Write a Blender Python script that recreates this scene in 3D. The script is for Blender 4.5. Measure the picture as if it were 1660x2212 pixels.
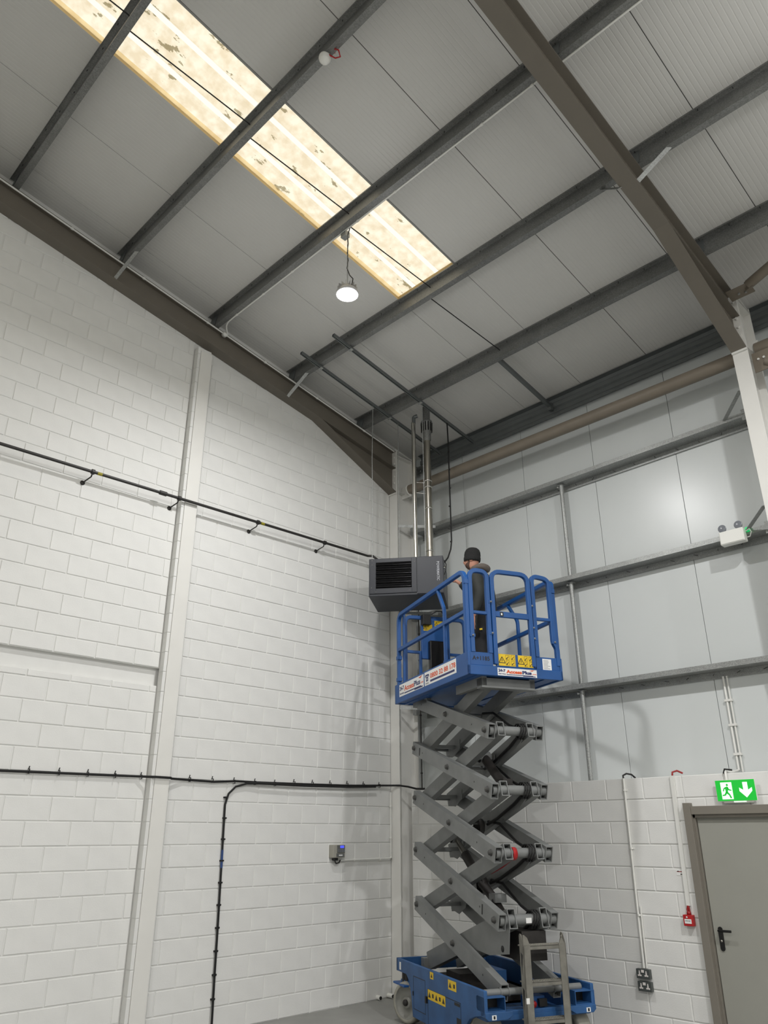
import bpy, bmesh, math, random
from mathutils import Vector, Matrix
random.seed(7)
for o in list(bpy.data.objects): bpy.data.objects.remove(o)
scene = bpy.context.scene
COL = scene.collection

# ---------------------------------------------------------------- camera
cam_d = bpy.data.cameras.new('camera'); cam = bpy.data.objects.new('camera', cam_d); COL.objects.link(cam)
cam_d.sensor_fit = 'HORIZONTAL'; cam_d.sensor_width = 36.0
cam_d.lens = 1650.8/1660*36.0
cam_d.clip_start = .05; cam_d.clip_end = 200
YAW, PIT, ROL = -0.791875, 0.399389, -0.0018858
f_ = Vector((math.sin(YAW)*math.cos(PIT), math.cos(YAW)*math.cos(PIT), math.sin(PIT)))
r_ = Vector((math.cos(YAW), -math.sin(YAW), 0)); u_ = r_.cross(f_)
r2 = r_*math.cos(ROL)+u_*math.sin(ROL); u2 = -r_*math.sin(ROL)+u_*math.cos(ROL)
M = Matrix(((r2.x, u2.x, -f_.x, 8.00357), (r2.y, u2.y, -f_.y, -8.02603), (r2.z, u2.z, -f_.z, 1.90070), (0, 0, 0, 1)))
cam.matrix_world = M
scene.camera = cam
# ---------------------------------------------------------------- sky (overcast day above the rooflight)
w = bpy.data.worlds.new('overcast_sky'); scene.world = w; w.use_nodes = True
bg = w.node_tree.nodes['Background']; bg.inputs[0].default_value = (1.0, .975, .93, 1); bg.inputs[1].default_value = 1.45
# ---------------------------------------------------------------- the hall's other high-bay lamps (out of view)
def bay_lamp(x, y, z, power):
    d = bpy.data.lights.new('bay_lamp', 'AREA'); d.shape = 'DISK'; d.size = .20; d.energy = power; d.color = (1, .992, .99)
    o = bpy.data.objects.new('bay_lamp_light', d); o.location = (x, y, z); COL.objects.link(o)
    d2 = bpy.data.lights.new('bay_lamp_spill', 'POINT'); d2.shadow_soft_size = .12; d2.energy = power*.12; d2.color = d.color
    o2 = bpy.data.objects.new('bay_lamp_spill', d2); COL.objects.link(o2); o2.parent = o; o2.location = (0, 0, -.13); return o
LAMP_W = 300
for (x, y, k) in ((8.5, -3.5, 1.0), (8.5, -11.5, 1.0), (14.1, -3.5, 1.0), (14.1, -11.5, 1.0)):
    bay_lamp(x, y, 7.45, LAMP_W*k)
scene.view_settings.view_transform = 'Standard'; scene.view_settings.look = 'None'
scene.view_settings.gamma = 1; scene.view_settings.use_curve_mapping = False
scene.view_settings.exposure = -0.05

# ================================================================ helpers
def lin(c): return tuple(((v/255)/12.92 if v/255 <= .04045 else ((v/255+.055)/1.055)**2.4) for v in c)
MATS = {}
def mat(name, rgb, rough=.5, metal=0.0, spec=.5, noise=0.0, nscale=8.0, bump=0.0, bscale=60.0, stain=None, emit=None, estr=0.0, coat=0.0):
    m = bpy.data.materials.new(name); m.use_nodes = True; nt = m.node_tree; b = nt.nodes['Principled BSDF']
    c = lin(rgb); b.inputs['Base Color'].default_value = (*c, 1); b.inputs['Roughness'].default_value = rough
    b.inputs['Metallic'].default_value = metal; b.inputs['Specular IOR Level'].default_value = spec
    if coat: b.inputs['Coat Weight'].default_value = coat
    tc = nt.nodes.new('ShaderNodeTexCoord')
    if noise:
        n = nt.nodes.new('ShaderNodeTexNoise'); n.inputs['Scale'].default_value = nscale; n.inputs['Detail'].default_value = 5
        nt.links.new(tc.outputs['Object'], n.inputs['Vector'])
        r = nt.nodes.new('ShaderNodeValToRGB'); r.color_ramp.elements[0].position = .3; r.color_ramp.elements[1].position = .7
        lo = [max(0, v*(1-noise)) for v in c]; hi = [min(1, v*(1+noise)) for v in c]
        if stain: lo = list(lin(stain))
        r.color_ramp.elements[0].color = (*lo, 1); r.color_ramp.elements[1].color = (*hi, 1)
        nt.links.new(n.outputs['Fac'], r.inputs['Fac']); nt.links.new(r.outputs['Color'], b.inputs['Base Color'])
    if bump:
        n2 = nt.nodes.new('ShaderNodeTexNoise'); n2.inputs['Scale'].default_value = bscale; n2.inputs['Detail'].default_value = 4
        nt.links.new(tc.outputs['Object'], n2.inputs['Vector'])
        bp = nt.nodes.new('ShaderNodeBump'); bp.inputs['Strength'].default_value = bump; bp.inputs['Distance'].default_value = .01
        nt.links.new(n2.outputs['Fac'], bp.inputs['Height']); nt.links.new(bp.outputs['Normal'], b.inputs['Normal'])
    if emit:
        b.inputs['Emission Color'].default_value = (*lin(emit), 1); b.inputs['Emission Strength'].default_value = estr
    MATS[name] = m; return m

def galv(name, rgb, rough=.42, vs=55):
    m = mat(name, rgb, rough, .45, .5); nt = m.node_tree; b = nt.nodes['Principled BSDF']
    tc = nt.nodes.new('ShaderNodeTexCoord'); v = nt.nodes.new('ShaderNodeTexVoronoi'); v.inputs['Scale'].default_value = vs
    n = nt.nodes.new('ShaderNodeTexNoise'); n.inputs['Scale'].default_value = 3; n.inputs['Detail'].default_value = 4
    nt.links.new(tc.outputs['Object'], v.inputs['Vector']); nt.links.new(tc.outputs['Object'], n.inputs['Vector'])
    mx = nt.nodes.new('ShaderNodeMix'); mx.data_type = 'RGBA'; mx.inputs[0].default_value = .5
    nt.links.new(v.outputs['Color'], mx.inputs[6]); nt.links.new(n.outputs['Fac'], mx.inputs[7])
    bw = nt.nodes.new('ShaderNodeRGBToBW'); nt.links.new(mx.outputs[2], bw.inputs[0])
    r = nt.nodes.new('ShaderNodeValToRGB'); c = lin(rgb)
    r.color_ramp.elements[0].position = .2; r.color_ramp.elements[1].position = .8
    r.color_ramp.elements[0].color = (*[x*.66 for x in c], 1); r.color_ramp.elements[1].color = (*[min(1, x*1.32) for x in c], 1)
    nt.links.new(bw.outputs[0], r.inputs['Fac']); nt.links.new(r.outputs['Color'], b.inputs['Base Color'])
    return m

mat('block_paint', (225, 225, 222), .62, noise=.035, nscale=3.5, bump=.10, bscale=70)
mat('mortar_paint', (222, 222, 219), .7, noise=.03, nscale=6)
mat('white_steel', (225, 224, 219), .45, noise=.02, nscale=4)
mat('white_plastic', (232, 232, 226), .4)
mat('conduit_white', (225, 225, 220), .45)
mat('liner', (206, 205, 201), .42, noise=.02, nscale=1.2)
mat('liner_edge', (84, 84, 82), .6)
mat('cladding', (206, 210, 209), .30, spec=.5, noise=.02, nscale=.9)
mat('rafter_paint', (112, 106, 96), .55, noise=.04, nscale=5)
mat('tube_paint', (126, 117, 104), .5, noise=.05, nscale=5)
galv('galv', (158, 160, 158), .42, 130); galv('galv_dark', (126, 127, 125), .5, 110)
mat('eaves_steel', (104, 108, 108), .45, .3, noise=.08, nscale=5)
mat('concrete', (140, 140, 136), .55, noise=.10, nscale=2.0, bump=.1, bscale=30)
mat('door_grey', (150, 150, 142), .5, noise=.02, nscale=3)
mat('frame_grey', (124, 119, 110), .5, noise=.03, nscale=5)
mat('black', (20, 20, 20), .5); mat('black_gloss', (12, 12, 13), .25); mat('rubber', (14, 14, 14), .7)
mat('dark', (42, 39, 37), .6, noise=.3, nscale=12)
mat('gas_black', (44, 42, 40), .45)
mat('blue_band', (34, 66, 120), .5)
mat('yellow', (226, 190, 30), .5); mat('band_olive', (150, 140, 30), .5); mat('red', (150, 24, 26), .4); mat('red_bright', (176, 30, 34), .4)
mat('lift_blue', (24, 78, 140), .46, noise=.10, nscale=4)
mat('lift_blue_dirty', (40, 84, 134), .5, noise=.22, nscale=5)
mat('lift_grey', (118, 120, 119), .45, noise=.10, nscale=6); mat('bolt_grey', (78, 78, 76), .5, .3, noise=.1, nscale=20)
mat('lift_grey_dirty', (118, 116, 108), .6, noise=.22, nscale=12)
mat('tyre', (150, 148, 138), .75, noise=.15, nscale=10); mat('rim', (140, 140, 134), .5, noise=.10, nscale=8)
mat('sticker_white', (232, 232, 230), .4); mat('print_navy', (36, 44, 96), .5); mat('print_orange', (214, 86, 40), .5)
mat('print_black', (16, 18, 24), .5); mat('print_grey', (120, 124, 130), .5)
mat('heater_grey', (42, 45, 52), .45, noise=.05, nscale=2); mat('heater_black', (26, 26, 28), .18, .6, noise=.4, nscale=25); mat('heater_letter', (176, 178, 184), .4)
mat('steel_bright', (205, 203, 196), .24, 1.0, noise=.06, nscale=6); mat('steel_flue', (176, 172, 162), .28, 1.0, noise=.08, nscale=5)
mat('socket_metal', (84, 88, 86), .45, .3); mat('socket_white', (222, 216, 212), .4)
mat('sign_green', (20, 170, 50), .4, emit=(20, 176, 52), estr=.55); mat('sign_white', (240, 250, 240), .4, emit=(240, 255, 240), estr=.6)
mat('screen_blue', (60, 70, 220), .3, emit=(70, 80, 255), estr=1.2)
mat('green_lamp', (40, 190, 110), .3, emit=(30, 200, 110), estr=.6)
mat('ctrl_box', (158, 156, 146), .5); mat('ctrl_face', (96, 98, 98), .4)
mat('lens_glow', (255, 255, 250), .3, emit=(255, 253, 244), estr=40)
mat('lamp_alu', (190, 190, 190), .4, .5)
mat('skin', (190, 138, 116), .5, noise=.08, nscale=30); mat('beard', (84, 62, 52), .8, noise=.3, nscale=120)
mat('jacket', (40, 42, 39), .75, noise=.12, nscale=9, bump=.5, bscale=14); mat('trousers', (26, 26, 27), .8, noise=.2, nscale=10, bump=.4, bscale=16)
mat('beanie', (26, 26, 26), .85, noise=.2, nscale=60, bump=.6, bscale=120); mat('hood', (96, 88, 82), .85, noise=.1, nscale=20, bump=.4, bscale=20)
mat('boot', (20, 19, 18), .6); mat('grey_lens', (120, 124, 130), .25); mat('flash_grey', (150, 150, 146), .5, .4)

def skylight_mat():
    m = bpy.data.materials.new('rooflight_sheet'); m.use_nodes = True; nt = m.node_tree
    for n in list(nt.nodes): nt.nodes.remove(n)
    out = nt.nodes.new('ShaderNodeOutputMaterial'); tr = nt.nodes.new('ShaderNodeBsdfTranslucent'); df = nt.nodes.new('ShaderNodeBsdfDiffuse')
    mix = nt.nodes.new('ShaderNodeMixShader'); mix.inputs[0].default_value = .25
    tc = nt.nodes.new('ShaderNodeTexCoord')
    n1 = nt.nodes.new('ShaderNodeTexNoise'); n1.inputs['Scale'].default_value = 9; n1.inputs['Detail'].default_value = 6
    r1 = nt.nodes.new('ShaderNodeValToRGB'); e = r1.color_ramp.elements
    e[0].position = .36; e[0].color = (*lin((234, 221, 194)), 1); e[1].position = .64; e[1].color = (*lin((252, 245, 226)), 1)
    mp = nt.nodes.new('ShaderNodeMapping'); mp.inputs['Scale'].default_value = (1.6, .75, 1)
    n2 = nt.nodes.new('ShaderNodeTexNoise'); n2.inputs['Scale'].default_value = 4.6; n2.inputs['Detail'].default_value = 6; n2.inputs['Roughness'].default_value = .62
    r2_ = nt.nodes.new('ShaderNodeValToRGB'); e2 = r2_.color_ramp.elements
    e2[0].position = .62; e2[0].color = (1, 1, 1, 1); e2[1].position = .635; e2[1].color = (*lin((176, 172, 156)), 1)
    mx = nt.nodes.new('ShaderNodeMix'); mx.data_type = 'RGBA'; mx.blend_type = 'MULTIPLY'; mx.inputs[0].default_value = 1
    L = nt.links.new
    L(tc.outputs['Object'], n1.inputs['Vector']); L(tc.outputs['Object'], mp.inputs['Vector']); L(mp.outputs[0], n2.inputs['Vector'])
    L(n1.outputs['Fac'], r1.inputs['Fac']); L(n2.outputs['Fac'], r2_.inputs['Fac'])
    L(r1.outputs['Color'], mx.inputs[6]); L(r2_.outputs['Color'], mx.inputs[7])
    L(mx.outputs[2], tr.inputs['Color']); L(mx.outputs[2], df.inputs['Color'])
    L(tr.outputs[0], mix.inputs[1]); L(df.outputs[0], mix.inputs[2]); L(mix.outputs[0], out.inputs[0])
    MATS['rooflight'] = m
skylight_mat()
def trans_mat(name, rgb, fac=.3):
    m = bpy.data.materials.new(name); m.use_nodes = True; nt = m.node_tree
    for n in list(nt.nodes): nt.nodes.remove(n)
    out = nt.nodes.new('ShaderNodeOutputMaterial'); tr = nt.nodes.new('ShaderNodeBsdfTranslucent'); df = nt.nodes.new('ShaderNodeBsdfDiffuse')
    mix = nt.nodes.new('ShaderNodeMixShader'); mix.inputs[0].default_value = fac
    tr.inputs['Color'].default_value = (*lin(rgb), 1); df.inputs['Color'].default_value = (*lin(rgb), 1)
    nt.links.new(tr.outputs[0], mix.inputs[1]); nt.links.new(df.outputs[0], mix.inputs[2]); nt.links.new(mix.outputs[0], out.inputs[0])
    MATS[name] = m
trans_mat('rooflight_edge', (255, 240, 205), .2); trans_mat('rooflight_rib', (250, 247, 236), .2)

V = Vector
class MB:
    """collects boxes, bars, tubes and prisms into one mesh"""
    def __init__(s): s.v = []; s.f = []; s.smooth = []
    def add(s, vs, fs, smooth=False):
        b = len(s.v); s.v += [tuple(x) for x in vs]; s.f += [tuple(b+i for i in f) for f in fs]; s.smooth += [smooth]*len(fs); return s
    def box(s, x0, x1, y0, y1, z0, z1):
        vs = [(x, y, z) for z in (z0, z1) for y in (y0, y1) for x in (x0, x1)]
        return s.add(vs, [(0, 2, 3, 1), (4, 5, 7, 6), (0, 1, 5, 4), (2, 6, 7, 3), (0, 4, 6, 2), (1, 3, 7, 5)])
    def obox(s, c, ax, ay, az, hx, hy, hz):
        c = V(c); vs = [c+ax*x*hx+ay*y*hy+az*z*hz for z in (-1, 1) for y in (-1, 1) for x in (-1, 1)]
        return s.add(vs, [(0, 2, 3, 1), (4, 5, 7, 6), (0, 1, 5, 4), (2, 6, 7, 3), (0, 4, 6, 2), (1, 3, 7, 5)])
    def bar(s, a, b, w, h, up=(0, 0, 1)):
        a, b = V(a), V(b); d = (b-a).normalized(); up = V(up)
        if abs(d.dot(up)) > .98: up = V((1, 0, 0)) if abs(d.x) < .9 else V((0, 1, 0))
        sx = d.cross(up).normalized(); uz = sx.cross(d)
        return s.obox((a+b)/2, d, sx, uz, (b-a).length/2, w/2, h/2)
    def tube(s, pts, r, n=10, cap=True, smooth=True, squash=1.0):
        pts = [V(p) for p in pts]; rs = r if isinstance(r, (list, tuple)) else [r]*len(pts)
        rings = []; t0 = (pts[1]-pts[0]).normalized()
        ref = V((0, 0, 1)) if abs(t0.z) < .9 else V((1, 0, 0))
        x = t0.cross(ref).normalized()
        for i, p in enumerate(pts):
            if i == 0: t = pts[1]-pts[0]
            elif i == len(pts)-1: t = pts[-1]-pts[-2]
            else: t = (pts[i+1]-p).normalized()+(p-pts[i-1]).normalized()
            t.normalize(); x = (x-t*x.dot(t)).normalized(); y = t.cross(x)
            k = 1.0
            if 0 < i < len(pts)-1:
                ca = max(.5, t.dot((pts[i+1]-p).normalized())); k = 1/ca if ca > .8 else 1.15
            rings.append([p+(x*math.cos(2*math.pi*j/n+math.pi/n)+y*math.sin(2*math.pi*j/n+math.pi/n)*squash)*rs[i]*(k if n <= 6 else 1) for j in range(n)])
        vs = [q for g in rings for q in g]; fs = []
        for i in range(len(pts)-1):
            for j in range(n):
                fs.append((i*n+j, i*n+(j+1) % n, (i+1)*n+(j+1) % n, (i+1)*n+j))
        s.add(vs, fs, smooth and n > 6)
        if cap:
            s.add(rings[0][::-1], [tuple(range(n))]); s.add(rings[-1], [tuple(range(n))])
        return s
    def cyl(s, a, b, r, n=16): return s.tube([a, b], r, n)
    def prism(s, poly, fn, d0, d1):
        """poly: 2D outline, fn(u,v,d)->3D, extruded from d0 to d1"""
        n = len(poly); vs = [fn(u, v, d0) for u, v in poly]+[fn(u, v, d1) for u, v in poly]
        fs = [tuple(range(n))[::-1], tuple(range(n, 2*n))]+[(i, (i+1) % n, n+(i+1) % n, n+i) for i in range(n)]
        return s.add(vs, fs)
    def lathe(s, prof, c, axis=(0, 0, 1), n=20, smooth=True):
        """prof: (radius, height) along axis"""
        a = V(axis).normalized(); ref = V((1, 0, 0)) if abs(a.x) < .9 else V((0, 1, 0)); x = a.cross(ref).normalized(); y = a.cross(x); c = V(c)
        vs = []; fs = []
        for r, h in prof:
            for j in range(n):
                t = 2*math.pi*j/n; vs.append(c+a*h+(x*math.cos(t)+y*math.sin(t))*max(r, 1e-4))
        for i in range(len(prof)-1):
            for j in range(n): fs.append((i*n+j, i*n+(j+1) % n, (i+1)*n+(j+1) % n, (i+1)*n+j))
        return s.add(vs, fs, smooth)
    def hollow(s, a, b, w, h, t=.007, up=(0, 0, 1)):
        """open rectangular tube"""
        a, b = V(a), V(b); d = (b-a).normalized(); sx = d.cross(V(up)).normalized(); uz = sx.cross(d); vs = []
        for p in (a, b):
            for k in (0, t):
                for (i, j) in ((-1, -1), (1, -1), (1, 1), (-1, 1)): vs.append(p+sx*i*(w/2-k)+uz*j*(h/2-k))
        fs = []
        for i in range(4):
            j = (i+1) % 4
            fs += [(i, j, 8+j, 8+i), (4+j, 4+i, 12+i, 12+j), (j, i, 4+i, 4+j), (8+i, 8+j, 12+j, 12+i)]
        return s.add(vs, fs)
    def mesh(s, name):
        me = bpy.data.meshes.new(name); me.from_pydata(s.v, [], s.f); me.polygons.foreach_set('use_smooth', s.smooth); me.update()
        bm = bmesh.new(); bm.from_mesh(me); bmesh.ops.recalc_face_normals(bm, faces=bm.faces); bm.to_mesh(me); bm.free(); return me
    def build(s, name, m, parent=None, bevel=0):
        me = s.mesh(name); me.materials.append(MATS[m]); o = bpy.data.objects.new(name, me); COL.objects.link(o)
        if parent: o.parent = parent
        if bevel:
            b = o.modifiers.new('bevel', 'BEVEL'); b.width = bevel; b.segments = 2; b.limit_method = 'ANGLE'
        return o
def B(*a): return MB().box(*a)
def tag(o, label, cat, group=None):
    o['label'] = label; o['category'] = cat
    if group: o['group'] = group
    return o
def thing(name, label, cat, loc=(0, 0, 0), rz=0, group=None):
    o = bpy.data.objects.new(name, None); COL.objects.link(o); o.location = loc; o.rotation_euler = (0, 0, rz); o.empty_display_size = .1
    return tag(o, label, cat, group)
def struct(o): o['kind'] = 'structure'; return o
def inst(name, me, parent, loc, rot=None):
    o = bpy.data.objects.new(name, me); COL.objects.link(o); o.location = loc
    if rot: o.rotation_euler = rot
    if parent: o.parent = parent
    return o
def bend(pts, r=.06, n=4):
    """round the corners of a polyline"""
    pts = [V(p) for p in pts]; out = [pts[0]]
    for i in range(1, len(pts)-1):
        a, b, c = pts[i-1], pts[i], pts[i+1]; d1 = (a-b); d2 = (c-b); k = min(r, d1.length*.45, d2.length*.45)
        p, q = b+d1.normalized()*k, b+d2.normalized()*k
        for j in range(n+1):
            t = j/n; out.append((p*(1-t)+b*t)*(1-t)+(b*(1-t)+q*t)*t)
    return out+[pts[-1]]
def text_mesh(txt, size, extrude=.0006, bold=0.0, align='LEFT'):
    c = bpy.data.curves.new('t', 'FONT'); c.body = txt; c.size = size; c.extrude = extrude; c.offset = bold; c.align_x = align; c.resolution_u = 2
    o = bpy.data.objects.new('t', c); COL.objects.link(o); dg = bpy.context.evaluated_depsgraph_get()
    me = bpy.data.meshes.new_from_object(o.evaluated_get(dg)); bpy.data.objects.remove(o); return me
def lettering(name, txt, size, m, parent, origin, xdir, ydir, bold=0.0, width=None, shear=0.0):
    """flat letters laid in the plane spanned by xdir, ydir (in the parent's space)"""
    me = text_mesh(txt, size, .0006, bold); xs = [v.co.x for v in me.vertices]
    if not xs: return None
    k = 1.0 if width is None else width/(max(xs)-min(xs))
    x0 = min(xs); X, Y = V(xdir).normalized(), V(ydir).normalized(); Z = X.cross(Y); O = V(origin)
    for v in me.vertices: v.co = O+X*((v.co.x-x0)*k+shear*v.co.y)+Y*v.co.y+Z*(v.co.z+.0006)
    me.materials.clear(); me.materials.append(MATS[m]); o = bpy.data.objects.new(name, me); COL.objects.link(o); o.parent = parent; return o

# ---------------------------------------------------------------- building geometry (metres; measured from the 450 x 225 blockwork)
S = .185; TH = math.atan(S); CT, ST = math.cos(TH), math.sin(TH)
T_ = V((0, CT, -ST)); N_ = V((0, ST, CT)); XA = V((1, 0, 0))
def roof(y): return 7.92-S*y
def raft(y): return 7.395-S*y        # underside of rafters
YB = .231                            # face of the blockwork under the cladding
YC = .600                            # inner face of the cladding
XR = 5.565                           # second portal frame
CH = .225
# things whose meshes are written in world coordinates hang from an Empty at their base
_build = MB.build
def wthing(name, label, cat, base, group=None):
    o = thing(name, label, cat, base, 0, group); o['_w'] = 1; return o
def build_w(s, name, m, parent=None, bevel=0):
    o = _build(s, name, m, parent, bevel)
    if parent is not None and parent.get('_w'): o.matrix_parent_inverse = Matrix.Translation(-V(parent.location))
    return o
MB.build = build_w
def reparent_w(o, parent):
    o.parent = parent
    if parent.get('_w'): o.matrix_parent_inverse = Matrix.Translation(-V(parent.location))
    return o

# ================================================================ SETTING
struct(B(-.4, 17.2, -17, .7, -.12, 0).build('floor', 'concrete'))
# ---- blockwork
BLK = {}
def block_mesh(w, h, key):
    """painted concrete block face: u along wall, z up, face at d=0, sunk edges; local axes x=u, y=out, z=up"""
    k = (round(w, 3), round(h, 3), key)
    if k in BLK: return BLK[k]
    rr = random.Random(hash(k)); m = MB(); rings = []
    for (ins, dep) in ((0, -.0105), (.0014, -.0035), (.005, 0.0)):
        rings.append([(ins, dep, ins), (w-ins, dep, ins), (w-ins, dep, h-ins), (ins, dep, h-ins)])
    vs = [V(q)+V((rr.uniform(-.001, .001), 0, rr.uniform(-.001, .001))) for g in rings for q in g]
    fs = [(8, 9, 10, 11)]
    for a in (0, 4):
        for i in range(4): fs.append((a+i, a+(i+1) % 4, a+4+(i+1) % 4, a+4+i))
    m.add(vs, fs); me = m.mesh('concrete_block'); me.materials.append(MATS['block_paint']); BLK[k] = me; return me
J = .010
def lay(parent, u0, u1, z0, z1, row, place, off=0.0, skip=None):
    """one course from u0 to u1 (u measured along the wall), joints at 0.45k (even rows) or shifted half a block"""
    s0 = off if row % 2 == 0 else off+.225
    k = math.floor((u0-s0)/.45); a = u0
    while a < u1-.03:
        e = min(u1, s0+(k+1)*.45); k += 1
        if e-a < .035: a = e; continue
        if not (skip and skip(a, e, z0, z1)):
            me = block_mesh(e-a-J, z1-z0-J, random.randint(0, 2)); place(parent, me, a+J/2, z0+J/2)
        a = e
def place_left(parent, me, u, z):       # wall plane x=0, u = -y
    o = inst('concrete_block', me, parent, (random.uniform(-.0012, .0012), -u, z), (random.uniform(-.0012, .0012), 0, -math.pi/2+random.uniform(-.002, .002)))
def place_back(parent, me, u, z):
    o = inst('concrete_block', me, parent, (u+me.vertices[1].co.x, YB+random.uniform(-.0012, .0012), z), (0, 0, math.pi+random.uniform(-.002, .002)))
def gable(m, x0, x1, y0, y1, zb):
    vs = [(x, y, z) for x in (x0, x1) for (y, z) in ((y0, zb), (y1, zb), (y1, 7.92-S*y1+.03), (y0, 7.92-S*y0+.03))]
    return m.add(vs, [(0, 1, 2, 3), (7, 6, 5, 4), (0, 4, 5, 1), (1, 5, 6, 2), (2, 6, 7, 3), (3, 7, 4, 0)])
wl = struct(gable(MB(), -.26, -.0080, -3.60, .66, 0).build('wall_left', 'mortar_paint'))
for r in range(35):
    z0, z1 = r*CH, (r+1)*CH
    ymin = 0.0
    # the courses run up behind the rafter; stop where it hides them
    u_lo, u_hi = 0.0, 3.455
    if z0 > 7.0:
        u_need = (z0-.05-7.395)/S if z0 > 7.75 else (7.05-z0)/-.44 if z0 < 7.69 else 1.6
        u_lo = max(0, u_need-.45)
    if u_lo < u_hi: lay(wl, u_lo, u_hi, z0, z1, r, place_left)
wn = MB(); wn.box(-.26, -.0080, -16.9, -3.60, 0, 3.452); gable(wn, -.26, -.0080, -8.35, -3.60, 3.652); wn.box(-.26, -.0080, -16.9, -8.35, 3.652, 9.5); wn.box(-.26, -.062, -16.9, -3.60, 3.44, 3.66)
wn = struct(wn.build('wall_left_near', 'mortar_paint'))
for r in range(40):
    z0, z1 = r*CH, (r+1)*CH
    if r == 15: z1 = 3.452
    if r == 16: z0 = 3.652; z1 = 3.825
    if r == 17: continue
    if r == 16:
        lay(wn, 3.735, 7.3, z0, z1, r, place_left); continue
    u_lo = 3.735
    if z0 > 8.1: u_lo = max(u_lo, (z0-.05-7.395)/S-.45)
    u_hi = 7.3 if z0 > 1 else 6.3
    if u_lo < u_hi: lay(wn, u_lo, u_hi, z0, z1, r, place_left)
# course 17 sits at its regular level
lay(wn, 3.735, 7.3, 17*CH, 18*CH, 17, place_left)
# block pier and steel gable post
pr = struct(B(-.005, .094, -3.729, -3.53, 0, 7.98).build('trim_1', 'mortar_paint'))
for r in range(36):
    m = MB(); z0, z1 = r*CH+J/2, min(7.97, (r+1)*CH-J/2)
    m.box(.02, .100, -3.734, -3.694, z0, z1); m.build('concrete_block', 'block_paint', pr, bevel=.004)
gp = wthing('gable_post', 'white painted steel gable post flange running up the left block wall', 'post', (.1, -3.6, 0))
B(.096, .108, -3.692, -3.521, 0, 7.93).build('flange', 'white_steel', gp, bevel=.003)
B(.0, .096, -3.612, -3.602, 0, 7.93).build('web', 'white_steel', gp)
# low block wall under the cladding
wb = MB(); wb.box(.17, 4.13, YB+.0080, .5, 0, 2.472); wb.box(4.13, 5.17, YB+.0080, .5, 2.13, 2.472); wb.box(5.17, 17.1, YB+.0080, .5, 0, 2.472)
wb = struct(wb.build('wall_back', 'mortar_paint'))
for r in range(11):
    z0, z1 = r*CH, (r+1)*CH
    OB = 2.768-.45*7
    if r < 10: lay(wb, .175, 4.125, z0, z1, r, place_back, off=OB); lay(wb, 5.175, 5.55, z0, z1, r, place_back, off=OB)
    if r == 9: lay(wb, 4.125, 5.175, 2.135, z1, r, place_back, off=OB)
    if r == 10: lay(wb, .175, 5.55, z0, z1, r, place_back, off=OB)
# insulated wall panels
wc = struct(B(-.3, 17.1, .66, .72, 2.2, 7.83).build('wall_back_upper', 'liner_edge'))
js = [-.082]+[1.06+1.1425*k for k in range(0, 8)]
for a, b in zip(js[:-1], js[1:]):
    B(a+.003, b-.003, YC, .655, 2.30, 7.80).build('panel', 'cladding', wc, bevel=.002)
B(js[-1]+.003, 17.1, YC, .655, 2.30, 7.80).build('panel', 'cladding', wc)
# ---- far walls of the hall (behind the camera)
struct(B(17.05, 17.2, -17, .7, 0, 9.8).build('wall_right', 'block_paint')); struct(B(-.3, 17.2, -17.1, -16.9, 0, 8.2).build('wall_front', 'block_paint'))
# ---- roof
XS0, XS1, YS = 2.372, 3.338, -2.195
YR = -8.3
def rp(x, y, n): return V((x, y, roof(y)))+N_*n
def roofbox(m, x0, x1, y0, y1, n0, n1):
    vs = [rp(x, y, n) for n in (n0, n1) for y in (y0, y1) for x in (x0, x1)]
    m.add(vs, [(0, 2, 3, 1), (4, 5, 7, 6), (0, 1, 5, 4), (2, 6, 7, 3), (0, 4, 6, 2), (1, 3, 7, 5)])
cb = MB()
XL = [(XS0, XS1, YS), (XS1+1.003*5, XS1+1.003*6-.006, -2.2), (14.0, 14.97, -2.2)]          # rooflight strips, near slope; the last two are unseen, added for ambient light
xs = [-.4]
for a0, a1, ys in XL:
    roofbox(cb, xs[-1], a0-.004, YR, .8, .034, .06); roofbox(cb, a0-.004, a1+.004, ys, .8, .034, .06); xs.append(a1+.004)
roofbox(cb, xs[-1], 17.3, YR, .8, .034, .06)
zr = roof(YR)
def rp2(x, y, n): return V((x, y, zr-S*(YR-y)))+V((0, -ST, CT))*n
def roofbox2(m, x0, x1, y0, y1, n0, n1):
    vs = [rp2(x, y, n) for n in (n0, n1) for y in (y0, y1) for x in (x0, x1)]
    m.add(vs, [(0, 2, 3, 1), (4, 5, 7, 6), (0, 1, 5, 4), (2, 6, 7, 3), (0, 4, 6, 2), (1, 3, 7, 5)])
xs = [-.4]
for a0, a1, ys in XL:                                                                          # far slope, behind the camera, rooflight openings added there for more ambient light
    roofbox2(cb, xs[-1], a0, -17.2, YR, .03, .06); roofbox2(cb, a0, a1, -17.2, -14.4, .03, .06); xs.append(a1)
roofbox2(cb, xs[-1], 17.3, -17.2, YR, .03, .06)
cb.box(-.4, 17.3, YR-.10, YR+.05, zr+.02, zr+.09)
ceil = struct(cb.build('ceiling', 'liner'))
def panel_mesh(w, y0, y1):
    m = MB(); us = []; g = .0014; n = int(w/.0487)
    us.append((0, .03)); us.append((0, .001)); us.append((.004, 0))
    for i in range(1, n):
        u = i*w/n; us += [(u-.006, 0), (u-.002, g), (u+.002, g), (u+.006, 0)]
    us += [(w-.004, 0), (w, .001), (w, .03)]
    vs = [rp(u, y, d) for y in (y0, y1) for u, d in us]; k = len(us)
    m.add(vs, [(i, i+1, k+i+1, k+i) for i in range(k-1)]); me = m.mesh('panel'); me.materials.append(MATS['liner']); return me
pw = 1.0-.006
pm = panel_mesh(pw, YR, .78)
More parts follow.
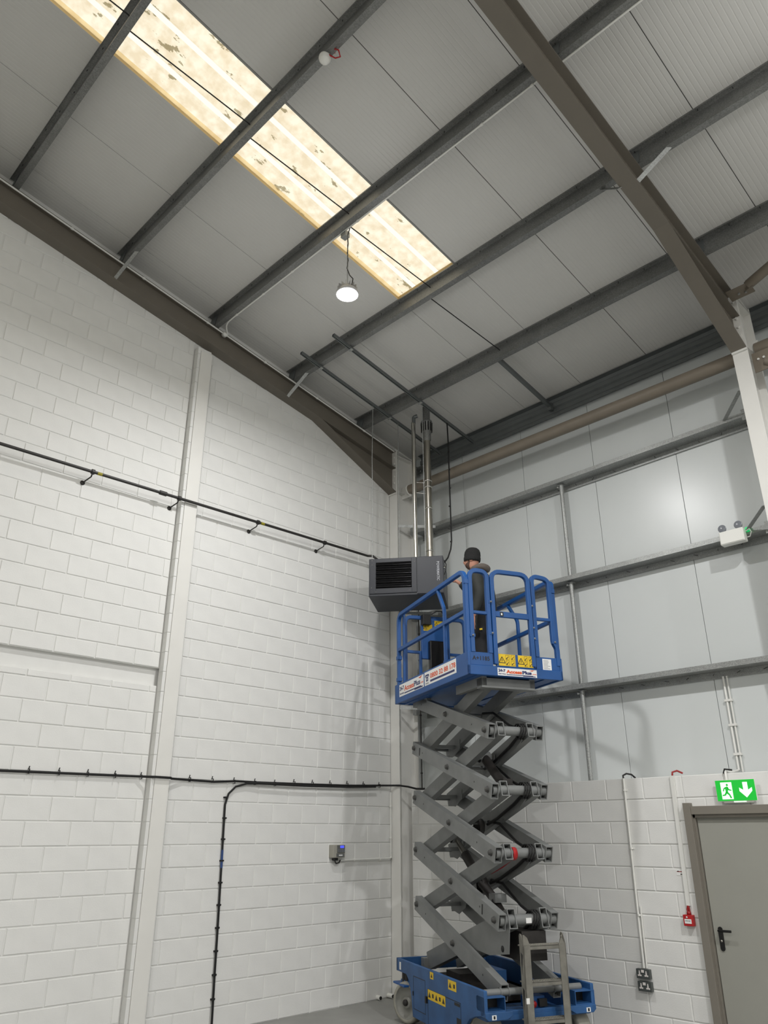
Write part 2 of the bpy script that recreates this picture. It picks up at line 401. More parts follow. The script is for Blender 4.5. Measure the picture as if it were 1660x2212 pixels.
for k in range(-3, 8):
    x = (XS0+1.0*k if k < 0 else XS1+1.003*(k-1))+.003
    if k in (0, 6): continue
    inst('panel', pm, ceil, (x, 0, 0))
inst('panel', panel_mesh(XS1-XS0-.007, YS, .78), ceil, (XS0+.0035, 0, 0))
m = MB(); roofbox(m, -.009, .009, YR, .78, .006, .030); sm = m.mesh('joint_seal'); sm.materials.append(MATS['liner_edge'])
for k in range(-2, 9):
    if k not in (0, 1): inst('joint_seal', sm, ceil, (XS0+1.0*k if k < 0 else XS1+1.003*(k-1), 0, 0))
m = MB(); roofbox(m, -.009, .009, YS, .78, .006, .030); sm = m.mesh('joint_seal'); sm.materials.append(MATS['liner_edge'])
for k in (0, 1): inst('joint_seal', sm, ceil, (XS0 if k == 0 else XS1, 0, 0))
# ---- rooflight
W = XS1-XS0; prof = [(0, .046), (.21, .046), (.235, .066), (.295, .066), (.32, .046), (.60, .046), (.625, .066), (.685, .066), (.71, .046), (W, .046)]
def strip(m, pr_, y0, y1):
    vs = [rp(XS0+u, y, d) for y in (y0, y1) for u, d in pr_]; k = len(pr_); m.add(vs, [(i, i+1, k+i+1, k+i) for i in range(k-1)])
m = MB(); strip(m, prof[:3], YR, YS); strip(m, prof[3:7], YR, YS); strip(m, prof[7:], YR, YS)
wi = struct(m.build('window_1', 'rooflight'))
m = MB(); strip(m, prof[2:4], YR, YS); m.build('rib', 'rooflight_rib', wi)
m = MB(); strip(m, prof[6:8], YR, YS); m.build('rib', 'rooflight_rib', wi)
m = MB(); strip(m, [(.0, .0), (.001, .043)], YR, YS); strip(m, [(.001, .043), (.05, .044)], YR, YS); m.build('edge_seal', 'rooflight_edge', wi)
m = MB(); roofbox(m, XS1-.022, XS1, YR, YS, -.002, .045); m.build('edge_trim', 'flash_grey', wi)
m = MB(); roofbox(m, XS0, XS1, YS-.01, YS, 0, .045); m.build('end_closure', 'rooflight_edge', wi)
for i, (a0, a1, ys) in enumerate(XL):
    if i: m = MB(); roofbox(m, a0, a1, YR, ys, .046, .048); struct(m.build('window_%d' % (2*i), 'rooflight'))  # unseen extra rooflight, put in to raise the hall's ambient light
    m = MB(); roofbox2(m, a0, a1, -14.4, YR, .046, .048); struct(m.build('window_%d' % (2*i+3), 'rooflight'))  # far-slope rooflight, likewise added out of view to brighten the hall

# ================================================================ STEEL FRAME
ORD = ['first', 'second', 'third', 'fourth', 'fifth', 'sixth', 'seventh']
def zsec(m, x0, x1, y0):
    o = V((0, y0, roof(y0)))
    def pl(t0, t1, n0, n1):
        c = o+XA*(x0+x1)/2+T_*(t0+t1)/2+N_*(n0+n1)/2; m.obox(c, XA, T_, N_, (x1-x0)/2, abs(t1-t0)/2, abs(n1-n0)/2)
    pl(-.065, 0, -.006, -.002); pl(-.004, 0, -.205, -.002); pl(0, .065, -.205, -.201); pl(-.065, -.061, -.022, -.002); pl(.061, .065, -.205, -.187)
PY = [-.745, -2.14, -3.53, -4.93, -6.327, -7.72]
for i, y in enumerate(PY):
    t = wthing('roof_purlin', f'galvanised steel roof purlin, {ORD[i]} one up the slope from the eaves beam', 'purlin', (.1, y, roof(y)-.2), 'roof purlins')
    m = MB(); zsec(m, .02, 11.2, y); m.build('z_section', 'galv_dark', t)
    m = MB(); o = V((0, y, roof(y)))
    for k in range(26):
        c = o+XA*(.35+k*.335)+T_*(-.03+random.uniform(-.012, .012)); m.tube([c+N_*-.003, c+N_*-.035+XA*.004], .0035, 5)
    s_ = m.build('screw_tips', 'black', t); s_['kind'] = 'stuff'
    for xc in (.085, XR+.085):
        m = MB(); c = o+XA*(xc+.03)+T_*-.012+N_*-.11; m.obox(c, XA, T_, N_, .07, .004, .09); m.build('cleat', 'eaves_steel', t)
def rafter(x0, label, side):
    t = wthing('steel_rafter', label, 'rafter', (x0+.085, -4, raft(-4)), 'portal frame rafters'); xc = x0+.085; w = .085
    y1 = -8.2; D = .312
    def sl(m, a, b, ya, yb, d0, d1, fa=raft):
        vs = [(x, y, fa(y)+d) for d in (d0, d1) for y in (ya, yb) for x in (a, b)]
        m.add(vs, [(0, 2, 3, 1), (4, 5, 7, 6), (0, 1, 5, 4), (2, 6, 7, 3), (0, 4, 6, 2), (1, 3, 7, 5)])
    m = MB(); sl(m, xc-.004, xc+.004, y1, -.02, .012, D-.012); m.build('web', 'rafter_paint', t)
    m = MB(); sl(m, xc-w, xc+w, y1, -.02, 0, .012); m.build('bottom_flange', 'rafter_paint', t)
    m = MB(); sl(m, xc-w, xc+w, y1, -.02, D-.012, D); m.build('top_flange', 'rafter_paint', t)
    yh = -1.66; z0 = 6.965; hz = lambda y: raft(yh)+(z0-raft(yh))*(y-yh)/(0-yh)
    m = MB(); vs = [(x, y, z) for x in (xc-.004, xc+.004) for (y, z) in ((yh, raft(yh)), (-.02, raft(0)), (-.02, z0+.01))]
    m.add(vs, [(0, 1, 2), (3, 5, 4), (0, 3, 4, 1), (1, 4, 5, 2), (2, 5, 3, 0)]); m.build('haunch_web', 'rafter_paint', t)
    m = MB(); sl(m, xc-w, xc+w, yh, -.02, -.001, .012, hz); m.build('haunch_flange', 'rafter_paint', t)
    m = MB(); m.box(xc-w, xc+w, -.022, -.002, 6.95, raft(0)+.36); m.build('end_plate', 'white_steel', t)
    for sx in (-.05, .05):
        for k in range(6):
            z = 7.03+.115*k; m = MB(); m.tube([(xc+sx, -.022, z), (xc+sx, -.045, z)], .016, 6); m.build('bolt', 'white_steel', t)
    return t
rafter(0.0, 'taupe painted steel rafter with haunch running up against the left block wall', 0)
rafter(XR, 'taupe painted steel rafter crossing the roof at the upper right, clear of walls', 1)
def column(x0, label):
    t = wthing('steel_column', label, 'column', (x0+.085, .2, 0), 'portal frame columns'); zt = 7.80
    B(x0, x0+.17, 0, .014, 0, 7.72).build('inner_flange', 'white_steel', t, bevel=.002)
    B(x0, x0+.17, .385, .399, 0, zt-.08).build('outer_flange', 'white_steel', t, bevel=.002)
    B(x0+.080, x0+.090, .014, .385, 0, 7.70).build('web', 'white_steel', t)
    m = MB(); m.box(x0+.002, x0+.168, .014, .385, 7.00, 7.012); m.box(x0+.002, x0+.168, .014, .385, 7.64, 7.652); m.build('stiffener', 'white_steel', t)
    vs = [(x, y, z) for x in (x0, x0+.17) for (y, z) in ((-.0, 7.73), (.40, 7.66), (.40, 7.672), (0, 7.742))]
    MB().add(vs, [(0, 1, 2, 3), (7, 6, 5, 4), (0, 4, 5, 1), (1, 5, 6, 2), (2, 6, 7, 3), (3, 7, 4, 0)]).build('cap_plate', 'white_steel', t)
    return t
column(0.0, 'white painted steel column in the corner where the block walls meet')
column(XR, 'white painted steel column at the right edge, above the door')
# wall rails
def rail(zw, idx, label):
    t = wthing('wall_rail', label, 'rail', (.2, .4, zw), 'cladding rails'); m = MB()
    x0, x1 = .18, 11
    m.box(x0, x1, .400, .404, zw, zw+.055); m.box(x0, x1, .400, .592, zw-.004, zw); m.box(x0, x1, .588, .592, zw-.078, zw); m.box(x0, x1, .404, .418, zw+.051, zw+.055)
    m.box(x0, x1, .574, .590, zw-.081, zw-.078)
    m.build('z_section', 'galv', t)
    m = MB(); m.bar((.175, .02, zw+.02), (.62, .40, zw-.01), .006, .045); m.box(.165, .23, .3, .40, zw-.06, zw+.06); m.build('stay', 'galv', t)
    m = MB(); m.bar((XR-.005, .02, zw+.12), (XR-.36, .40, zw+.03), .045, .006); m.box(XR-.16, XR-.0, .396, .40, zw-.05, zw+.09); m.build('stay', 'galv', t)
    m = MB()
    for k in range(34):
        m.tube([(.45+k*.29+random.uniform(-.05, .05), .588, zw-.04), (.46+k*.29, .545, zw-.035)], .003, 5)
    s_ = m.build('screw_tips', 'black', t); s_['kind'] = 'stuff'
rail(6.375, 0, 'top galvanised wall rail, just below the taupe tie tube')
rail(4.967, 1, 'middle galvanised wall rail, behind the lift platform guardrail')
rail(3.563, 2, 'lowest galvanised wall rail, level with the lift platform base')
segs = [(2.472, 3.485, 'lowest'), (3.62, 4.889, 'middle'), (5.025, 6.297, 'top')]
for a, b, nm in segs:
    t = wthing('rail_strut', f'{nm} upright galvanised tube strut between the wall rails', 'strut', (2.88, .5, a), 'upright rail struts')
    m = MB(); m.tube([(2.88, .49, a-.0), (2.88, .49, b+.06)], .030, 12); m.build('tube', 'galv', t)
    m = MB(); m.box(2.84, 2.92, .45, .53, b+.058, b+.064); m.tube([(2.855, .47, b+.02), (2.855, .43, b+.02)], .012, 6); m.build('end_bracket', 'galv', t)
# eaves beam
t = wthing('eaves_beam', 'dark ribbed galvanised eaves beam where the roof meets the cladding', 'beam', (.2, .56, 7.47))
m = MB(); x0, x1 = .18, 11
pf = [(.50, 7.80), (.575, 7.79), (.585, 7.745), (.560, 7.725), (.560, 7.66), (.585, 7.64), (.585, 7.58), (.575, 7.56), (.575, 7.50), (.50, 7.47), (.50, 7.485), (.568, 7.512)]
vs = [(x, y, z) for x in (x0, x1) for y, z in pf]; k = len(pf)
m.add(vs, [(i, i+1, k+i+1, k+i) for i in range(k-1)]); m.build('ribbed_section', 'eaves_steel', t)
MB().box(.16, .40, .40, .50, 7.52, 7.53).box(.16, .17, .40, .56, 7.45, 7.60).build('end_bracket', 'galv_dark', t)
# tie tube along the eaves
t = wthing('tie_tube', 'long round taupe steel tie tube running below the eaves beam', 'tube', (.3, .2, 7.03))
MB().tube([(.28, .2, 7.05), (XR-.02, .2, 7.01)], .082, 24).build('tube', 'tube_paint', t)
MB().box(.10, .30, .19, .21, 6.93, 7.13).build('end_plate', 'white_steel', t)
MB().lathe([(.10, 0), (.10, .012), (.082, .012)], (.268, .2, 7.05), (1, 0, 0)).build('end_cap', 'white_steel', t)
t = wthing('tie_tube', 'short visible end of a taupe tie tube right of the right-hand column', 'tube', (5.8, .2, 7.03))
MB().tube([(XR+.20, .2, 7.02), (11, .2, 7.0)], .082, 24).build('tube', 'tube_paint', t)
MB().box(XR+.17, XR+.24, .19, .21, 6.9, 7.14).build('end_plate', 'white_steel', t)
# roof and wall bracing in the next bay
t = wthing('roof_brace', 'round taupe roof brace tube meeting the right-hand rafter near its foot', 'brace', (5.9, -.22, 7.6))
MB().tube([(5.96, -.23, 7.60), (10.9, -2.2, 7.95)], .057, 20).build('tube', 'tube_paint', t)
m = MB(); m.obox((5.85, -.20, 7.575), XA, T_, N_, .13, .085, .006); m.obox((5.96, -.235, 7.60), V((.93, -.37, .06)).normalized(), V((.37, .93, 0)).normalized(), V((0, 0, 1)), .05, .006, .06); m.build('gusset', 'tube_paint', t)
for dx, dy in ((0, 0), (.07, .02)): MB().tube([(5.83+dx, -.2+dy, 7.565), (5.83+dx, -.2+dy, 7.548)], .014, 6).build('bolt', 'galv', t)
t = wthing('wall_brace', 'taupe wall brace and bolted gusset beside the right-hand column', 'brace', (5.85, .1, 6.8))
MB().tube([(5.88, .1, 6.78), (10.9, .1, 3.0)], .057, 20).build('tube', 'tube_paint', t)
MB().box(5.735, 5.93, .095, .107, 6.68, 6.93).build('gusset', 'tube_paint', t)
for dx in (0, .06): MB().tube([(5.80+dx, .095, 6.83), (5.80+dx, .078, 6.83)], .014, 6).build('bolt', 'white_steel', t)
# fly braces
fb = [((.165, -5.02, 8.335), (.50, -4.92, 8.65), 'flat galvanised stay bracing the left rafter, the upper of two'), ((.165, -2.26, 7.80), (.48, -2.15, 8.13), 'flat galvanised stay bracing the left rafter, the lower of two'),
      ((XR+.165, -2.25, 7.835), (6.08, -2.14, 8.14), 'flat galvanised stay on the right side of the right-hand rafter'), ((XR+.005, -2.33, 7.80), (5.30, -2.14, 8.12), 'flat galvanised stay on the left side of the right-hand rafter')]
for a, b, l in fb:
    o = MB().bar(a, b, .045, .006, (.6, -.65, -.4)).build('fly_brace', 'galv'); tag(o, l, 'brace', 'rafter stays')
# slender tie rods from purlin to purlin
def onroof(x, y, n): return rp(x, y, n)
for i in range(5):
    ya, yb = PY[i+1], PY[i]
    a, b = onroof(2.80, ya+.005, -.125), onroof(2.90, yb-.03, -.085)
    o = MB().tube([a, b, b+V((0, .05, -.012))], .007, 8).build('tie_rod', 'black'); tag(o, f'thin black tie rod between purlins, {ORD[i]} from the eaves', 'rod', 'purlin tie rods')
t = wthing('eaves_tie', 'dark square tube between the lowest purlin and the eaves beam', 'tube', (2.81, -.6, 7.9))
MB().bar(onroof(2.81, -.70, -.13), onroof(2.81, .53, -.15), .05, .05).build('tube', 'eaves_steel', t)
m = MB(); m.box(2.785, 2.835, .50, .56, 7.60, 7.72); m.build('end_bracket', 'eaves_steel', t)

# ================================================================ SERVICES ON THE STEEL AND WALLS
def clip_ring(m, c, axis, r, ln): m.tube([V(c)-V(axis)*ln/2, V(c)+V(axis)*ln/2], r, 10)
# conduit along the left rafter
t = wthing('conduit', 'white conduit clipped along the left rafter under the roof', 'conduit', (.19, -3.5, 8.3))
def cp(y): return V((.176, y, raft(y)+.282))
MB().tube([cp(-8.1), cp(-3.5), cp(-.06)], .011, 10).build('tube', 'conduit_white', t)
for k in range(8):
    y = -7.6+k*.98; m = MB(); clip_ring(m, cp(y), T_, .017, .03); m.build('clip', 'conduit_white', t)
MB().lathe([(0, -.03), (.038, -.03), (.038, .03), (0, .03)], cp(-3.40), (1, 0, 0), 14).build('junction_box', 'conduit_white', t)
# conduit along the purlin that carries the lamp
t = wthing('conduit', 'white conduit running along the purlin that carries the hanging lamp', 'conduit', (1, -3.5, 8.3))
y3 = PY[2]; q = lambda x: V((x, y3, roof(y3)))+T_*.072+N_*-.208
MB().tube(bend([cp(-3.40)+V((.03, .02, 0)), q(.34)+V((0, 0, -.01)), q(.55), q(11.0)], .08), .010, 10).build('tube', 'conduit_white', t)
for k in range(9):
    x = .6+k*.6; m = MB(); clip_ring(m, q(x), XA, .015, .03); m.build('clip', 'conduit_white', t)
# smoke detector under the fourth purlin
y4 = PY[3]; c = V((4.10, y4, roof(y4)))+T_*.03+N_*-.21
t = wthing('smoke_detector', 'white smoke detector with red cable under a purlin', 'detector', tuple(c))
MB().lathe([(0, .0), (.058, .0), (.058, -.02), (.05, -.03), (.05, -.045), (.03, -.062), (0, -.066)], c, N_, 20).build('body', 'white_plastic', t)
MB().tube([c+V((.05, 0, -.01)), c+V((.09, .05, -.05)), c+V((.15, .06, -.08)), c+V((.17, .02, -.05)), c+V((.13, .01, 0)), c+V((.08, .05, .03))], .007, 8).build('cable', 'red_bright', t)
MB().lathe([(.036, -.046), (.037, -.05), (.034, -.054)], c, N_, 20).build('vent_ring', 'black', t)
# hanging lamp
LX_, LY_, LZ_ = 2.835, -3.49, 7.42
c = V((LX_, LY_, LZ_)); yb = V((LX_-.02, -3.485, 8.345))
t = wthing('pendant_lamp', 'lit round high-bay lamp hanging on a chain below the rooflight', 'lamp', (LX_, LY_, LZ_))
MB().lathe([(0, .10), (.05, .10), (.055, .07), (.10, .055), (.125, .02), (.125, -.01), (.118, -.01)], c, (0, 0, 1), 28).build('housing', 'lamp_alu', t)
m = MB()
for k in range(14):
    a = 2*math.pi*k/14; d = V((math.cos(a), math.sin(a), 0)); m.obox(c+d*.072+V((0, 0, .075)), d, d.cross(V((0, 0, 1))), V((0, 0, 1)), .038, .003, .03)
m.build('heat_sink', 'lamp_alu', t)
MB().lathe([(.118, -.008), (.09, -.028), (0, -.034)], c, (0, 0, 1), 28).build('lens', 'lens_glow', t)
MB().lathe([(0, .10), (.010, .10), (.010, .145), (0, .145)], c, (0, 0, 1), 10).build('hook', 'lamp_alu', t)
m = MB(); n = 22; top = yb+V((-.0, 0, 0)); bot = c+V((0, 0, .14))
for k in range(n):
    a = top.lerp(bot, k/n); b = top.lerp(bot, (k+1.15)/n); s_ = V((.006, 0, 0)) if k % 2 else V((0, .006, 0))
    m.tube([a+s_, b+s_], .0022, 4, smooth=False); m.tube([a-s_, b-s_], .0022, 4, smooth=False)
m.build('chain', 'galv', t)
MB().tube([yb+V((.04, 0, .02)), yb+V((.0, 0, -.08)), yb+V((.012, 0, -.2)), yb+V((.0, 0, -.33)), yb+V((.018, 0, -.45)), yb+V((.0, 0, -.55)), yb+V((.05, .0, -.68)), c+V((.09, 0, .16)), c+V((.075, 0, .07))], .006, 8).build('cable', 'black', t)
B(yb.x-.10, yb.x-.02, yb.y-.02, yb.y+.05, yb.z-.06, yb.z+.01).build('junction_box', 'galv', t)
l_ = bay_lamp(LX_, LY_, LZ_-.05, 120); l_.parent = t; l_.matrix_parent_inverse = Matrix.Translation(-V(t.location))
# gas pipe on the left wall
t = wthing('gas_pipe', 'long black steel gas pipe held off the left block wall on brackets', 'pipe', (.15, -3.5, 5.69))
gz = lambda y: 5.745+(5.745-5.672)/(5.35)*(y+.55)
MB().tube([(.15, y, gz(y)) for y in (-8.5, -6, -3, -1.2, -.62)]+[(.20, -.56, 5.742), (.36, -.52, 5.60), (.42, -.5, 5.41)], .018, 12).build('pipe', 'gas_black', t)
for y in (-4.90, -3.80, -2.62, -1.46, -6.1):
    m = MB(); g = gz(y); clip_ring(m, (.15, y, g), (0, 1, 0), .030, .035); m.tube([(.15, y, g), (.12, y-.0, g-.05), (0, y-.04, g-.10)], .008, 8); m.lathe([(.028, 0), (.028, .008), (0, .008)], (0, y-.04, g-.10), (1, 0, 0), 10)
    m.build('bracket', 'gas_black', t)
for y in (-4.82, -2.55):
    m = MB(); clip_ring(m, (.15, y, gz(y)), (0, 1, 0), .0195, .055); m.build('marker_band', 'band_olive', t)
m = MB(); clip_ring(m, (.15, -4.02, gz(-4.02)), (0, 1, 0), .028, .09); m.build('coupling', 'gas_black', t)
# black cables on the left wall
t = wthing('wall_cable', 'black cable clipped level across the left block wall into the corner', 'cable', (.03, -3.5, 2.47))
pts = [(.024, -7.3, 2.46), (.024, -5.27, 2.466), (.024, -3.86, 2.478)]+[(.07, -3.76, 2.476), (.135, -3.70, 2.474), (.135, -3.52, 2.472), (.06, -3.47, 2.470)]+[(.024, -3.30, 2.470), (.024, -2.9, 2.462), (.024, -2.6, 2.482), (.024, -2.3, 2.48), (.024, -1.6, 2.488), (.024, -.8, 2.50), (.024, -.3, 2.52), (.03, -.08, 2.528), (.09, -.03, 2.528), (.18, -.012, 2.525), (.24, .10, 2.51), (.30, .20, 2.485), (.42, .24, 2.482)]
MB().tube(pts, .0125, 10).build('cable', 'rubber', t)
for k in range(17):
    y = -5.0+k*.297
    if -3.8 < y < -3.5: continue
    m = MB(); zc_ = 2.473 if y < -1.8 else 2.49+(y+1.8)*.018; m.bar((.004, y, zc_-.02), (.040, y, zc_-.02), .008, .005); m.bar((.040, y, zc_-.022), (.040, y, zc_+.020), .008, .005); m.bar((.0, y, zc_+.018), (.042, y, zc_+.020), .008, .005); m.bar((.010, y, zc_+.018), (.012, y+.006, zc_+.050), .008, .006); m.build('cable_tie', 'rubber', t)
t = wthing('wall_cable', 'black cable with a blue band dropping down the left block wall', 'cable', (.03, -2.7, 1.2))
MB().tube([(.055, -.35, 2.500), (.055, -.9, 2.478), (.055, -1.6, 2.466), (.052, -2.25, 2.468), (.036, -2.45, 2.462), (.026, -2.60, 2.42), (.024, -2.69, 2.34), (.024, -2.728, 2.22), (.024, -2.722, 1.9), (.024, -2.715, 1.55), (.024, -2.705, 1.0), (.024, -2.70, .5), (.024, -2.69, .0)], .0118, 10).build('cable', 'rubber', t)
MB().tube([(.024, -2.7185, 1.745), (.024, -2.7165, 1.62), (.024, -2.715, 1.56)], .0138, 10).build('tape_band', 'blue_band', t)
for k in range(10):
    z = 2.30-k*.222; m = MB(); yc_ = -2.728 if z > 2.1 else -2.722+.014*(2.1-z)/2.1*1.6; m.box(0, .040, yc_-.016, yc_+.016, z-.008, z+.008); m.box(0, .02, yc_+.016, yc_+.034, z-.008, z+.008); m.build('cable_clip', 'rubber', t)
# heater controller and its conduit
t = wthing('heater_controller', 'grey wall controller with a small blue screen on the left block wall', 'controller', (.03, -1.03, 1.63))
B(.0, .085, -1.115, -.915, 1.632, 1.782).build('case', 'ctrl_box', t, bevel=.006)
B(.085, .093, -1.052, -.925, 1.690, 1.778).build('face', 'ctrl_face', t, bevel=.002)
B(.085, .091, -1.062, -.935, 1.643, 1.682).build('lower_cover', 'ctrl_face', t)
B(.093, .095, -1.005, -.945, 1.745, 1.772).build('screen', 'screen_blue', t)
B(.091, .0925, -1.025, -.965, 1.654, 1.668).build('label', 'sticker_white', t)
for i in range(4):
    for j in range(2): B(.093, .096, -1.040+i*.029, -1.022+i*.029, 1.700+j*.018, 1.711+j*.018).build('button', 'print_grey', t)
MB().tube([(.04, -1.05, 1.635), (.04, -1.05, 1.60), (.045, -1.03, 1.565), (.045, -.98, 1.575), (.03, -.95, 1.60)], .009, 8).build('cable', 'gas_black', t)
B(.02, .07, -1.075, -1.02, 1.60, 1.634).build('gland', 'black', t)
t = wthing('conduit', 'thin white conduit from the wall controller to the corner and up to the cable', 'conduit', (.03, -.5, 1.6))
MB().tube(bend([(.025, -.94, 1.60), (.025, -.03, 1.607), (.025, -.028, 2.44)], .03), .011, 10).build('tube', 'conduit_white', t)
for y in (-.70, -.24): m = MB(); clip_ring(m, (.02, y, 1.60), (0, 1, 0), .018, .02); m.build('clip', 'white_plastic', t)
for z in (1.62, 1.86, 2.26): m = MB(); clip_ring(m, (.022, -.03, z), (0, 0, 1), .018, .02); m.build('clip', 'white_plastic', t)
# conduit and fittings on the low block wall
yw = YB
t = wthing('conduit', 'white conduit dropping to the double sockets on the low block wall', 'conduit', (3.45, yw, 1.5))
MB().tube([(3.455, yw-.014, 2.475), (3.438, yw-.014, .635)], .012, 10).tube([(3.478, yw-.010, 1.2), (3.468, yw-.010, .635)], .008, 8).build('tube', 'conduit_white', t)
for z in (2.35, 1.76, 1.12): m = MB(); clip_ring(m, (3.452, yw-.012, z), (0, 0, 1), .02, .02); m.box(3.425, 3.485, yw-.006, yw, z-.01, z+.01); m.build('clip', 'conduit_white', t)
MB().tube([(3.455, yw-.014, 2.46), (3.455, yw-.014, 2.505), (3.48, yw+.02, 2.525), (3.52, yw+.06, 2.515), (3.54, yw+.10, 2.48)], .010, 8).build('cable', 'black', t)
t = wthing('trunking', 'white trunking dropping to the red call point beside the door', 'trunking', (4.01, yw, 1.8))
MB().bar((4.010, yw-.012, 1.235), (4.024, yw-.012, 2.475), .040, .022, (0, 1, 0)).build('cover', 'conduit_white', t)
MB().tube([(4.03, yw-.012, 2.47), (4.035, yw-.010, 2.51), (4.07, yw+.03, 2.525), (4.11, yw+.07, 2.50)], .010, 8).build('cable', 'red', t)
t = wthing('conduit', 'white conduit running up the cladding above the exit sign', 'conduit', (4.6, .59, 3))
MB().tube([(4.600, .583, 3.50), (4.597, .583, 2.52), (4.60, .40, 2.49), (4.60, yw-.012, 2.485), (4.60, yw-.012, 2.40)], .013, 10).build('tube', 'conduit_white', t)
MB().tube([(4.640, .583, 3.50), (4.637, .583, 2.50)], .010, 10).build('second_tube', 'conduit_white', t)
for z in (3.24, 2.98, 2.68): m = MB(); m.box(4.575, 4.66, .566, .60, z-.012, z+.012); m.build('clip', 'conduit_white', t)
MB().tube([(4.58, yw-.01, 2.47), (4.60, yw-.02, 2.51), (4.66, yw+.02, 2.50)], .009, 8).build('cable', 'rubber', t)
# sockets
def socket(x, z, label):
    t = wthing('double_socket', label, 'socket', (x, yw, z), 'metal-clad double sockets')
    B(x-.073, x+.073, yw-.045, yw, z-.043, z+.043).build('box', 'socket_metal', t, bevel=.005)
    B(x-.073, x+.073, yw-.049, yw-.045, z-.043, z+.043).build('plate', 'socket_metal', t, bevel=.0015)
    for sx in (-.037, .037):
        m = MB(); m.box(x+sx-.005, x+sx+.005, yw-.0505, yw-.049, z+.004, z+.028); m.box(x+sx-.020, x+sx-.006, yw-.0505, yw-.049, z-.022, z-.008); m.box(x+sx+.006, x+sx+.020, yw-.0505, yw-.049, z-.022, z-.008); m.box(x+sx-.007, x+sx+.007, yw-.0504, yw-.049, z-.02, z+.014)
        m.build('outlet', 'socket_white', t)
    B(x-.014, x+.014, yw-.054, yw-.049, z+.012, z+.036).build('switch', 'socket_white', t)
socket(3.437, .586, 'upper of two grey metal double sockets on the low block wall')
socket(3.440, .475, 'lower of two grey metal double sockets on the low block wall')
# fire alarm call point
t = wthing('call_point', 'red fire alarm call point beside the grey door', 'call point', (4.0, yw, 1.1))
B(3.953, 4.053, yw-.055, yw, 1.055, 1.155).build('box', 'red_bright', t, bevel=.004)
B(3.968, 4.038, yw-.058, yw-.055, 1.078, 1.118).build('glass', 'sticker_white', t)
m = MB()
for k in range(3): m.prism([(0, .006), (.006, 0), (.012, .006), (.006, .002)], lambda u, v, d, k=k: (3.979+k*.018+u, d, 1.094+v), yw-.059, yw-.0578); m.box(3.981+k*.018, 3.989+k*.018, yw-.059, yw-.0578, 1.100, 1.107)
m.build('print', 'print_black', t)
MB().lathe([(0, 0), (.008, 0), (.008, .006), (0, .006)], (3.995, yw-.055, 1.134), (0, -1, 0), 10).build('indicator', 'sticker_white', t)
MB().tube([(4.003, yw-.02, 1.165), (3.995, yw-.02, 1.20), (4.006, yw-.02, 1.236)], .010, 8).tube([(4.020, yw-.02, 1.165), (4.016, yw-.02, 1.20), (4.010, yw-.02, 1.236)], .008, 8).build('cable', 'red', t)
MB().lathe([(.016, 0), (.022, -.01), (.022, -.03), (0, -.03)], (4.006, yw-.02, 1.185), (0, 0, 1), 10).build('gland', 'red', t)
t = wthing('wall_sticker', 'small white instruction sticker beside the trunking', 'sticker', (3.955, yw, 1.53))
B(3.925, 3.99, yw-.003, yw-.0008, 1.508, 1.558).build('sheet', 'sticker_white', t)
MB().box(3.93, 3.985, yw-.004, yw-.003, 1.541, 1.548).build('line', 'red', t)
MB().box(3.965, 3.987, yw-.004, yw-.003, 1.516, 1.524).box(3.934, 3.952, yw-.004, yw-.003, 1.543, 1.551).build('print', 'print_black', t)
# exit sign
t = wthing('exit_sign', 'lit green emergency exit sign with running figure and down arrow above the door', 'sign', (4.69, yw, 2.2))
SX, SZ, SY = 4.497, 2.205, yw-.052; SW, SH = .388, .195
B(SX+.05, SX+SW-.05, yw-.04, yw, SZ-.02, SZ+SH-.02).build('case', 'white_plastic', t, bevel=.004)
B(SX-.004, SX+SW+.004, SY, SY+.012, SZ-.004, SZ+SH+.004).build('rim', 'white_plastic', t)
B(SX, SX+SW, SY-.003, SY, SZ, SZ+SH).build('panel', 'sign_green', t)
sg = lambda u, v, d: (SX+u*SW, d, SZ+v*SH)
m = MB(); Y0, Y1 = SY-.0045, SY-.003
m.prism([(.13, .08), (.42, .08), (.42, .90), (.13, .90)], sg, Y0, Y1); m.build('pictogram_door', 'sign_white', t)
m = MB(); Y0, Y1 = SY-.006, SY-.0045
hc = (.30, .77); m.prism([(hc[0]+.027*math.cos(a*math.pi/5), hc[1]+.062*math.sin(a*math.pi/5)) for a in range(10)], sg, Y0, Y1)
for poly in ([(.235, .66), (.29, .70), (.325, .66), (.30, .42), (.245, .44)], [(.235, .66), (.20, .62), (.17, .48), (.195, .46), (.22, .57), (.255, .61)], [(.305, .68), (.345, .56), (.40, .53), (.395, .48), (.33, .50), (.29, .58)],
             [(.255, .45), (.30, .43), (.345, .33), (.385, .14), (.345, .12), (.315, .28), (.26, .36)], [(.25, .46), (.285, .42), (.235, .26), (.15, .24), (.15, .30), (.205, .32)]): m.prism(poly, sg, Y0, Y1)
m.build('pictogram_figure', 'sign_green', t)
m = MB(); m.prism([(.70, .88), (.82, .88), (.82, .50), (.92, .62), (.92, .45), (.76, .14), (.60, .45), (.60, .62), (.70, .50)], sg, SY-.0045, SY-.003); m.build('pictogram_arrow', 'sign_white', t)
m = MB()
for k in range(9): m.box(SX+.16+k*.014, SX+.166+k*.014, SY-.004, SY+.01, SZ-.014, SZ-.004)
m.build('lamp_slots', 'sign_white', t)
